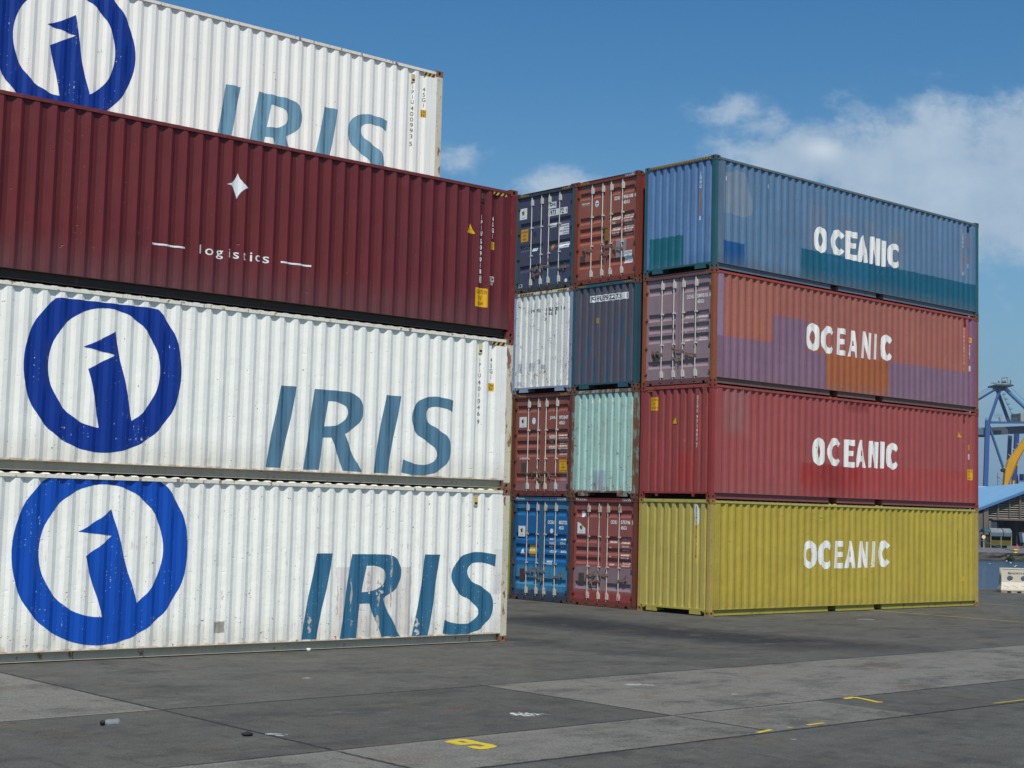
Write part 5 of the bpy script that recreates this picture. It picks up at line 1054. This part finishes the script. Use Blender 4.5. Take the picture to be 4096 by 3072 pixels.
# red cone, bollard, rope, bin
D = 222; rc = MB(); lathe(rc, [(0, .001), (0, .16), (.04, .16), (.04, .13), (.62, .03), (.62, .001)], (0, 0, 0), (0, 0, 1), 10)
o = rc.build('traffic_cone', plain('cone_red', (206, 62, 52), .6)); o.location = (at(4068.6, 2186, D).x, D, -1.21); o.scale = (1.1, 1.1, 1.1); tag(o, 'small red cone standing right of the awning stall', 'traffic cone')
bo = empty('mooring_bollard', (at(4061.5, 2205, 189.3).x, 189.3, -1.21), 0, 'yellow mooring bollard on the far quay edge', 'bollard')
bm_y = plain('bollard_yellow', (226, 180, 40), .5, .2); lathe(MB(), [(0, .001), (0, .26), (.06, .26), (.1, .17), (.28, .16), (.34, .27), (.44, .25), (.49, .1), (.5, .001)], (0, 0, 0), (0, 0, 1), 12).build('bollard_post', bm_y, bo); MB().blob((.22, 0, .38), .12, 2, 5, 8, (1.6, .9, .8), .05).build('bollard_horn', bm_y, bo)
rp = []; e0, e1 = at(4056, 2203, 189.3), at(3860, 2128, 200)
for k in range(15):
    t = k / 14; q = e0.lerp(e1, t); q.z -= 1.3 * t * (1 - t); rp.append(q)
ro = MB().tube(rp, .055, 6).build('mooring_rope', plain('rope_green', (70, 108, 108), .8)); tag(ro, 'green mooring rope rising leftwards from the yellow bollard', 'rope')
D = 228; bn = empty('skip_bin', (at(4092, 2170, D).x, D, -1.21), 0, 'pale blue-grey metal bin at the right edge across the water', 'bin'); org = Vector(bn.location)
xa, xb = L_(4083, 0, D)[0], L_(4112, 0, D)[0]; zt = L_(4090, 2129, D)[2]; zb = L_(4090, 2170, D)[2]
MB().add([(xa, 0, zt), (xb, 0, zt), (xb, .0, zb), (xa + .25, 0, zb), (xa, 1.4, zt), (xb, 1.4, zt), (xb, 1.4, zb), (xa + .25, 1.4, zb)], [(0, 1, 2, 3), (7, 6, 5, 4), (0, 4, 5, 1), (3, 2, 6, 7), (0, 3, 7, 4)]).build('bin_body', plain('bin_blue_grey', (150, 168, 180), .6), bn)
fr_ = MB().box(xa - .06, xb, -.06, .02, zt - .06, zt + .06)
for q in (xa + .3, xb - .3): fr_.box(q - .06, q + .06, .1, .22, 0, zb).box(q - .06, q + .06, 1.2, 1.3, 0, zb)
fr_.build('bin_frame', plain('bin_frame', (96, 84, 74), .7), bn)
# shrubs on the far quay wall
leaf = Mat('wall_plant', .7); ln = leaf.noise(4, 3); leaf_m = leaf.out(leaf.mix((.035, .06, .018), (.10, .12, .035), ln.sm(.35, .65)))
def shrub(x, y, r, lab, seed):
    rnd = random.Random(seed); mb = MB(); c = at(x, y, 187.9)
    for _ in range(220):
        v = Vector((rnd.gauss(0, 1), rnd.gauss(0, .5), rnd.gauss(0, .8))).normalized() * r * rnd.random() ** .4; v.x *= 1.5; p_ = v; s_ = .07 + .06 * rnd.random()
        a_ = Vector((rnd.uniform(-1, 1), rnd.uniform(-1, 1), rnd.uniform(-1, 1))).normalized() * s_; b_ = a_.cross(Vector((rnd.uniform(-1, 1), rnd.uniform(-1, 1), 1))).normalized() * s_ * .6
        mb.quad(p_ - a_, p_ + b_, p_ + a_, p_ - b_)
    ob = empty('wall_shrub', c, 0, lab, 'shrub'); mb.build('leaves', leaf_m, ob)
    MB().tube([(0, .25, -.05), (.05, .05, -.1), (.3, 0, .1)], [.03, .02, .01], 5).tube([(0, .25, -.05), (-.2, .05, -.1), (-.4, 0, .12)], [.03, .02, .01], 5).build('stem', plain('stem_brown', (80, 66, 46), .8), ob)
shrub(4040, 2231, .36, 'larger green shrub growing on the far quay wall below the bollard', 3); shrub(4053, 2238, .15, 'small yellow-green tuft right of the larger wall shrub', 4)
# gulls over the water
gull_w = plain('gull_white', (236, 238, 238), .7, .05); gull_g = plain('gull_grey', (176, 182, 188), .7, .05)
def gull(x, y, d, span, flap, yaw, lab):
    g = empty('gull', at(x, y, d), yaw, lab, 'bird', 'gulls over the harbour water'); s = span * .62
    b = MB().tube([(-.26 * s, 0, 0), (-.16 * s, 0, 0), (0, 0, 0), (.14 * s, 0, .01 * s), (.20 * s, 0, .02 * s), (.25 * s, 0, .02 * s), (.29 * s, 0, .012 * s)], [.012 * s, .04 * s, .062 * s, .05 * s, .034 * s, .03 * s, .005 * s], 8)
    b.add([(-.16 * s, -.03 * s, 0), (-.16 * s, .03 * s, 0), (-.34 * s, .06 * s, 0), (-.34 * s, -.06 * s, 0)], [(0, 1, 2, 3)]); b.build('gull_body', gull_w, g)
    for sd in (-1, 1):
        w_ = MB().add([(.08 * s, sd * .03 * s, .02 * s), (-.08 * s, sd * .03 * s, .02 * s), (-.05 * s, sd * .24 * s, flap * .2 * s), (.07 * s, sd * .24 * s, flap * .2 * s + .01 * s), (-.10 * s, sd * .5 * s, flap * .16 * s), (-.02 * s, sd * .42 * s, flap * .22 * s)], [(0, 1, 2, 3), (3, 2, 4, 5)]); w_.build('wing', gull_g if sd > 0 else gull_w, g)
for i, (x, y, d, s, fl, yw, lb) in enumerate(((287, 990, 150, .55, .5, .4, 'white gull low over the water, leftmost of those in the gap'), (345, 1033, 120, .35, .2, 1.2, 'tiny gull skimming the water below the leftmost one'), (525, 957, 175, .8, .9, 2.4, 'gull with raised wings against the foot of the far quay wall'), (588, 982, 170, .9, 1.1, .3, 'white gull with spread wings just below the wall shrub'), (645, 1035, 150, .85, 1.2, 2.0, 'white gull flying just above the cream road barrier'))):
    q = Q6(x, y); gull(q[0], q[1], d, s, fl, yw, lb)

# ------------------------------------------------------------------ blue quay crane, 550 m away
D = 550; K = D / F_PX
cb = plain('crane_blue', (52, 86, 142), .55, .12, .08); cbd = plain('crane_dark_blue', (34, 58, 116), .6, .12, .08); cgy = plain('crane_grey', (120, 124, 122), .7, .2, .1); cdk = plain('crane_rail', (62, 58, 56), .8, .2, .1)
cr = empty('quay_crane', (at(3952, 1700, D).x, D, -1.21), 0, 'tall blue ship-to-shore crane behind the harbour shed', 'crane'); org = Vector(cr.location)
def P(x, y, dy=0): v = at(x, y, D + dy) - org; return v
def Pd(x, y, dy=0): v = at(x, y, D) - org; return Vector((v.x, dy, v.z))
def leg(x0, y0, x1, y1, w, dy, mat, nm='leg'): 
    a, b = Pd(x0, y0, dy), Pd(x1, y1, dy); d_ = (b - a); t = -b.z / d_.z if abs(d_.z) > 1e-6 else 0; b = b + d_ * t
    return MB().bar(a, b, w * K, w * K * .8, (0, 1, 0)).build(nm, mat, cr)
leg(3950.5, 1681, 3942, 1941, 17, 0, cb); leg(3959, 1736, 3953, 1941, 9, 16, cbd)
leg(4067, 1734, 4055, 1950, 17, 0, cbd); leg(4098, 1734, 4088, 1950, 14, 16, cbd)
MB().bar(Pd(3600, 1725.5, 3), Pd(3944, 1725.5, 3), 25 * K, 25 * K, (0, 0, 1)).build('girder', plain('girder_blue', (84, 112, 140), .6), cr)
MB().bar(Pd(3600, 1741, 3), Pd(3946, 1741, 3), 12 * K, 12 * K, (0, 0, 1)).build('trolley_rail', cdk, cr)
MB().bar(Pd(3957, 1722, 8), Pd(4180, 1712, 8), 36 * K, 30 * K, (0, 0, 1)).build('girder', plain('girder_dark', (70, 78, 88), .7, .3, .15), cr)
MB().bar(Pd(3957, 1691, -1), Pd(4092, 1691, -1), 6 * K, 8 * K, (0, 0, 1)).bar(Pd(3957, 1686, 4), Pd(4030, 1688, 4), 8 * K, 8 * K, (0, 0, 1)).build('portal_beam', cb, cr)
cbl = plain('crane_light_blue', (84, 130, 168), .5, .1, .1)
def tube(a, b, w, mat, nm): return MB().tube([a, b], w * K / 2, 10).build(nm, mat, cr)
tube(Pd(3957, 1705), Pd(4062, 1928, 8), 11, cbl, 'brace'); tube(Pd(4066, 1900, 0), Pd(4100, 1955, 8), 11, cbd, 'brace')
tube(Pd(4001, 1556), Pd(3957, 1684), 12, cb, 'mast_tube'); tube(Pd(4011, 1558, 6), Pd(4058, 1686, 6), 14, cbd, 'mast_tube'); tube(Pd(4022, 1556), Pd(4104, 1634), 16, cbl, 'mast_tube')
tube(Pd(3992, 1551), Pd(3700, 1727), 9, cbd, 'stay')
for a_, b_ in (((3976, 1539), (3700, 1700)), ((3978, 1546), (3700, 1710)), ((4045, 1552), (4180, 1680))): tube(Pd(*a_), Pd(*b_), 1.2, cdk, 'cable')
tp = MB().box(*[v for pr in ((Pd(3978, 0).x, Pd(4045, 0).x), (-2, 8)) for v in pr], Pd(4000, 1545).z, Pd(4000, 1539).z).box(Pd(3990, 0).x, Pd(4022, 0).x, 0, 6, Pd(4000, 1560).z, Pd(4000, 1545).z); tp.build('mast_head', plain('head_dark', (56, 60, 72), .7), cr)
eq = MB().bar(Pd(4006, 1512), Pd(4031, 1511), 3 * K).bar(Pd(4007, 1512), Pd(4007, 1540), 2 * K).bar(Pd(4030, 1512), Pd(4032, 1540), 1.5 * K).bar(Pd(4043, 1520), Pd(4041, 1545), 4 * K).bar(Pd(3966, 1532), Pd(3985, 1533), 3.5 * K)
eq.tube([Pd(4008, 1528), Pd(4024, 1526)], 5 * K, 8).tube([Pd(3996, 1526, 1), Pd(4001, 1526, 1)], 4 * K, 8)
for k in range(8): eq.bar(Pd(3981 + k * 8, 1540), Pd(3981 + k * 8, 1532), .8 * K)
eq.bar(Pd(3980, 1532), Pd(4044, 1532), .8 * K); eq.build('mast_platform', plain('platform_grey', (110, 98, 88), .7), cr)
MB().box(Pd(4076, 0).x, Pd(4140, 0).x, -1, 10, Pd(4080, 1686).z, Pd(4080, 1653).z).build('machinery_house', plain('house_grey', (150, 154, 148), .7), cr)
pl = MB()
for (xa, xb, yt, yb) in ((3985, 4012, 1654, 1668), (3948, 3956, 1670, 1680), (4028, 4075, 1672, 1686), (3910, 3944, 1708, 1713)):
    for y_ in (yt, (yt + yb) / 2, yb): pl.bar(Pd(xa, y_, 2), Pd(xb, y_, 2), .9 * K)
    for k in range(5): pl.bar(Pd(xa + (xb - xa) * k / 4, yt, 2), Pd(xa + (xb - xa) * k / 4, yb, 2), .9 * K)
pl.bar(Pd(4004, 1668, 2), Pd(4009, 1686, 2), 6 * K); pl.build('walkway_railing', cgy, cr)
st_ = MB()
for k in range(6):
    a_ = Pd(4022 + k * 9, 1575 + k * 20, 3); st_.box(a_.x, a_.x + 9 * K, 2, 4, a_.z, a_.z + 1.5 * K); st_.bar(a_ + Vector((0, 0, 6 * K)), a_ + Vector((9 * K, 0, 6 * K)), .8 * K); st_.bar(a_, a_ + Vector((9 * K, 0, -20 * K)), 1.5 * K)
st_.build('ladder_way', cgy, cr)
MB().box(Pd(4081, 0).x, Pd(4092, 0).x, -2, 2, Pd(4080, 1921).z, Pd(4080, 1896).z).bar(Pd(4070, 1924), Pd(4096, 1924), 3 * K).build('cabin', cbd, cr)

# yellow mobile crane behind the shed
D = 285; K = D / F_PX
ym = Mat('boom_yellow', .5); yn_ = ym.noise(.8, 3); boom_y = ym.out(ym.scale(ym.col(lin((204, 152, 22))), (yn_ - .5) * .3 + 1)); boom_d = plain('boom_dark_yellow', (150, 104, 26), .6); rod = plain('machine_dark', (58, 46, 46), .7)
mc = empty('mobile_crane', (at(4030, 1960, D).x, D, -1.21), 0, 'yellow telescopic crane boom leaning right behind the shed roof', 'crane'); org = Vector(mc.location)
def beam(a, b, wa, wb, dep, mat, nm):
    a, b = Vector(a), Vector(b); t = (b - a).normalized(); s_ = Vector((t.z, 0, -t.x)); mb = MB(); vs = []
    for p_, w_ in ((a, wa), (b, wb)):
        for i, j in ((-1, -1), (1, -1), (1, 1), (-1, 1)): vs.append(p_ + s_ * (i * w_ * K / 2) + Vector((0, j * dep / 2, 0)))
    mb.add(vs, [(3, 2, 1, 0), (4, 5, 6, 7), (0, 1, 5, 4), (1, 2, 6, 5), (2, 3, 7, 6), (3, 0, 4, 7)]); return mb.build(nm, mat, mc)
def slab(pts, y0, y1, mat, nm):
    a = [Pd(x, y, y0) for x, y in pts]; b = [Pd(x, y, y1) for x, y in pts]; n = len(pts)
    return MB().add(a + b, [tuple(range(n)), tuple(reversed(range(n, 2 * n)))] + [(k, n + k, n + (k + 1) % n, (k + 1) % n) for k in range(n)]).build(nm, mat, mc)
slab([(4013, 1941), (4018, 1884), (4031, 1844), (4082, 1774), (4150, 1680), (4172, 1690), (4092, 1795), (4062, 1847), (4026, 1941)], -.6, .6, boom_y, 'boom_section')
slab([(4026, 1941), (4062, 1847), (4092, 1795), (4096, 1797), (4068, 1849), (4032, 1942)], -.45, .45, boom_d, 'boom_underside')
beam(Pd(4056, 1954, .5), Pd(4058, 1922, .5), 9, 9, .4, boom_y, 'lift_ram'); beam(Pd(4064, 1850, 0), Pd(4072, 1866, 0), 10, 5, .5, boom_y, 'boom_bracket')
MB().tube([Pd(4010, 1881, .3), Pd(4010, 1881, -.6)], 7 * K, 12).bar(Pd(4010, 1881), Pd(4030, 1884), 14 * K).build('winch', rod, mc)
MB().add([Pd(4010, 1952, -.5), Pd(4014, 1938, -.5), Pd(4040, 1946, -.5), Pd(4046, 1954, -.5), Pd(4010, 1952, .9), Pd(4014, 1938, .9), Pd(4040, 1946, .9), Pd(4046, 1954, .9)], [(0, 1, 2, 3), (7, 6, 5, 4), (0, 4, 5, 1), (1, 5, 6, 2), (2, 6, 7, 3), (3, 7, 4, 0)]).build('boom_pivot', plain('pivot_yellow', (206, 186, 80), .6), mc)
rr_ = MB()
for (xa, ya, xb, yb) in ((4014, 1869, 4024, 1875), (4033, 1817, 4044, 1825), (4050, 1793, 4060, 1801), (4068, 1774, 4076, 1779)): rr_.bar(Pd(xa, ya), Pd(xb, yb), 1.6 * K)
rr_.build('boom_rungs', plain('rung_white', (214, 214, 206), .6), mc)
MB().tube([Pd(3991, 1954), Pd(3991, 1891)], 1. * K, 6).tube([Pd(3988, 1908), Pd(4001, 1914)], 1. * K, 6).tube([Pd(3999, 1913), Pd(4010, 1925), Pd(4013, 1936)], .4 * K, 5).tube([Pd(3994, 1922), Pd(4001, 1932), Pd(4008, 1939)], .4 * K, 5).build('mast_pole', rod, mc)
cx0 = Pd(4028, 1950).x
bd = MB().box(cx0 - 3, cx0 + 5, -1.4, 1.4, 1.2, 2.4).box(cx0 - 1.5, cx0 + 2.5, -1.2, 1.2, 2.4, Pd(4028, 1950).z); bd.build('carrier', boom_y, mc)
for k in range(4): MB().tube([(cx0 - 2.4 + k * 2.1, -1.5, .6), (cx0 - 2.4 + k * 2.1, -1.0, .6)], .6, 14).tube([(cx0 - 2.4 + k * 2.1, 1.0, .6), (cx0 - 2.4 + k * 2.1, 1.5, .6)], .6, 14).build('wheel', rod, mc)

# ------------------------------------------------------------------ harbour haze
hm = bpy.data.materials.new('harbour_haze'); hm.use_nodes = True; hn = hm.node_tree
hn.nodes.remove(hn.nodes['Principled BSDF']); pv = hn.nodes.new('ShaderNodeVolumePrincipled')
pv.inputs['Color'].default_value = (.78, .88, 1, 1); pv.inputs['Density'].default_value = .00016; pv.inputs['Anisotropy'].default_value = .2
hn.links.new(pv.outputs[0], hn.nodes['Material Output'].inputs['Volume'])
hz = MB().box(-1210, 1410, -510, 1510, -9.5, 62).build('haze', hm); hz['kind'] = 'stuff'

# ------------------------------------------------------------------ sky, sun, camera
SUN_EL, SUN_AZ = R(57), math.atan2(.060, -.998)          # azimuth clockwise from +Y
world = bpy.data.worlds.new('World'); scene.world = world; world.use_nodes = True
nt = world.node_tree; bg = nt.nodes['Background']; bg.inputs['Strength'].default_value = .08
sky = nt.nodes.new('ShaderNodeTexSky'); sky.sky_type = 'NISHITA'; sky.sun_disc = False; sky.sun_elevation = SUN_EL; sky.sun_rotation = SUN_AZ
sky.air_density = 1.15; sky.dust_density = .35; sky.ozone_density = 2.4; sky.altitude = 0
class W(Mat):
    def __init__(s): s.nt = nt
wm = W(); tc = nt.nodes.new('ShaderNodeTexCoord'); wm.vec = tc.outputs['Generated']
sx = nt.nodes.new('ShaderNodeSeparateXYZ'); nt.links.new(wm.vec, sx.inputs[0]); X, Y, Z = (S(nt, o) for o in sx.outputs)
Yp = Y.max(.02); A = X / Yp; B = Z / Yp
cmb = nt.nodes.new('ShaderNodeCombineXYZ'); nt.links.new(A.k, cmb.inputs[0]); nt.links.new(B.k, cmb.inputs[2]); wm.vec = cmb.outputs[0]
def ab(x, y):
    r = CF + CX * ((x - 2048) / F_PX) - CU * ((y - 1536) / F_PX); return r.x / r.y, r.z / r.y
nA = wm.noise(9, 7, .58, stretch=(1, 1, 1.5), obj=False); nB = wm.noise(30, 5, .6, stretch=(1, 1, 1.3), loc=(3, 0, 5), obj=False); nC = wm.noise(4.5, 5, .6, stretch=(1, 1, 2.2), loc=(13, 0, 5), obj=False)
mask = None; core = None
for (x, y, rx, ry, a) in ((3750, 760, 900, 420, 1.), (3300, 640, 520, 210, .95), (2960, 440, 330, 130, .46), (4200, 560, 500, 260, .9), (4080, 930, 300, 150, .8), (1840, 640, 190, 110, .55), (2230, 745, 260, 110, .75), (2480, 60, 260, 60, .22), (2560, 400, 130, 60, .16), (2330, 620, 420, 160, .12), (3050, 620, 420, 180, .5), (3120, 530, 260, 110, .62)):
    ca, cb_ = ab(x, y); k = rx / F_PX; h = ry / F_PX
    d = ((A - ca) * (A - ca)) / (k * k) + ((B - cb_) * (B - cb_)) / (h * h)
    g = (d * -1.15)._m('EXPONENT') * a
    mask = g if mask is None else mask.max(g)
low = (B.sm(-.02, .26)).inv() * .88
nD = wm.noise(75, 4, .65, stretch=(1, 1, 1.3), loc=(8, 0, 2), obj=False)
dens = mask * 1.2 + (nA - .5) * 1.5 + (nB - .5) * .9 + (nD - .5) * .35
cl = (dens.sm(.34, .88) * mask.sm(.06, .26)).min(1)
ca, cb_ = ab(3290, 600); hot = (((A - ca) * (A - ca)) / (.012 ** 2) + ((B - cb_) * (B - cb_)) / (.0065 ** 2)) * -1
shade = nC.sm(.3, .7); lit = (shade * .5 + (nB - .5) * 1.1 + (nA - .5) * .9 + (nD - .5) * .3 + .35)
ccol = wm.mix((3.9, 5.3, 7.0), (6.4, 7.6, 8.9), lit)
ccol = wm.mix(ccol, (9.5, 10.2, 10.8), hot._m('EXPONENT') * .7)
hs = nt.nodes.new('ShaderNodeHueSaturation'); hs.inputs['Saturation'].default_value = 1.40; hs.inputs['Value'].default_value = 1.15
nt.links.new(sky.outputs[0], hs.inputs['Color'])
hz_ = wm.mix(hs.outputs[0], (1.05, 3.0, 5.7), low)
fin = wm.mix(hz_, ccol, cl * .80)
nt.links.new(fin, bg.inputs['Color'])

sd = bpy.data.lights.new('sun', 'SUN'); sd.energy = 4.0; sd.angle = R(.53); sd.color = (1, .94, .85)
so = bpy.data.objects.new('sun', sd); COL.objects.link(so)
sdir = Vector((math.sin(SUN_AZ) * math.cos(SUN_EL), math.cos(SUN_AZ) * math.cos(SUN_EL), math.sin(SUN_EL)))
so.rotation_euler = sdir.to_track_quat('Z', 'Y').to_euler(); so.location = (0, -20, 60)

cam = bpy.data.cameras.new('camera'); cam.sensor_width = 36; cam.lens = 36 * F_PX / 4096; cam.clip_start = .1; cam.clip_end = 6000
co = bpy.data.objects.new('camera', cam); COL.objects.link(co)
mw = Matrix((CX, CU, -CF)).transposed().to_4x4(); mw.translation = (0, 0, CAM_H); co.matrix_world = mw
scene.camera = co
scene.view_settings.view_transform = 'Standard'; scene.view_settings.look = 'None'; scene.view_settings.exposure = 0; scene.view_settings.gamma = 1
scene.render.film_transparent = False
try: scene.cycles.use_denoising = True
except Exception: pass
scene.cycles.transparent_max_bounces = 16; scene.cycles.max_bounces = 8
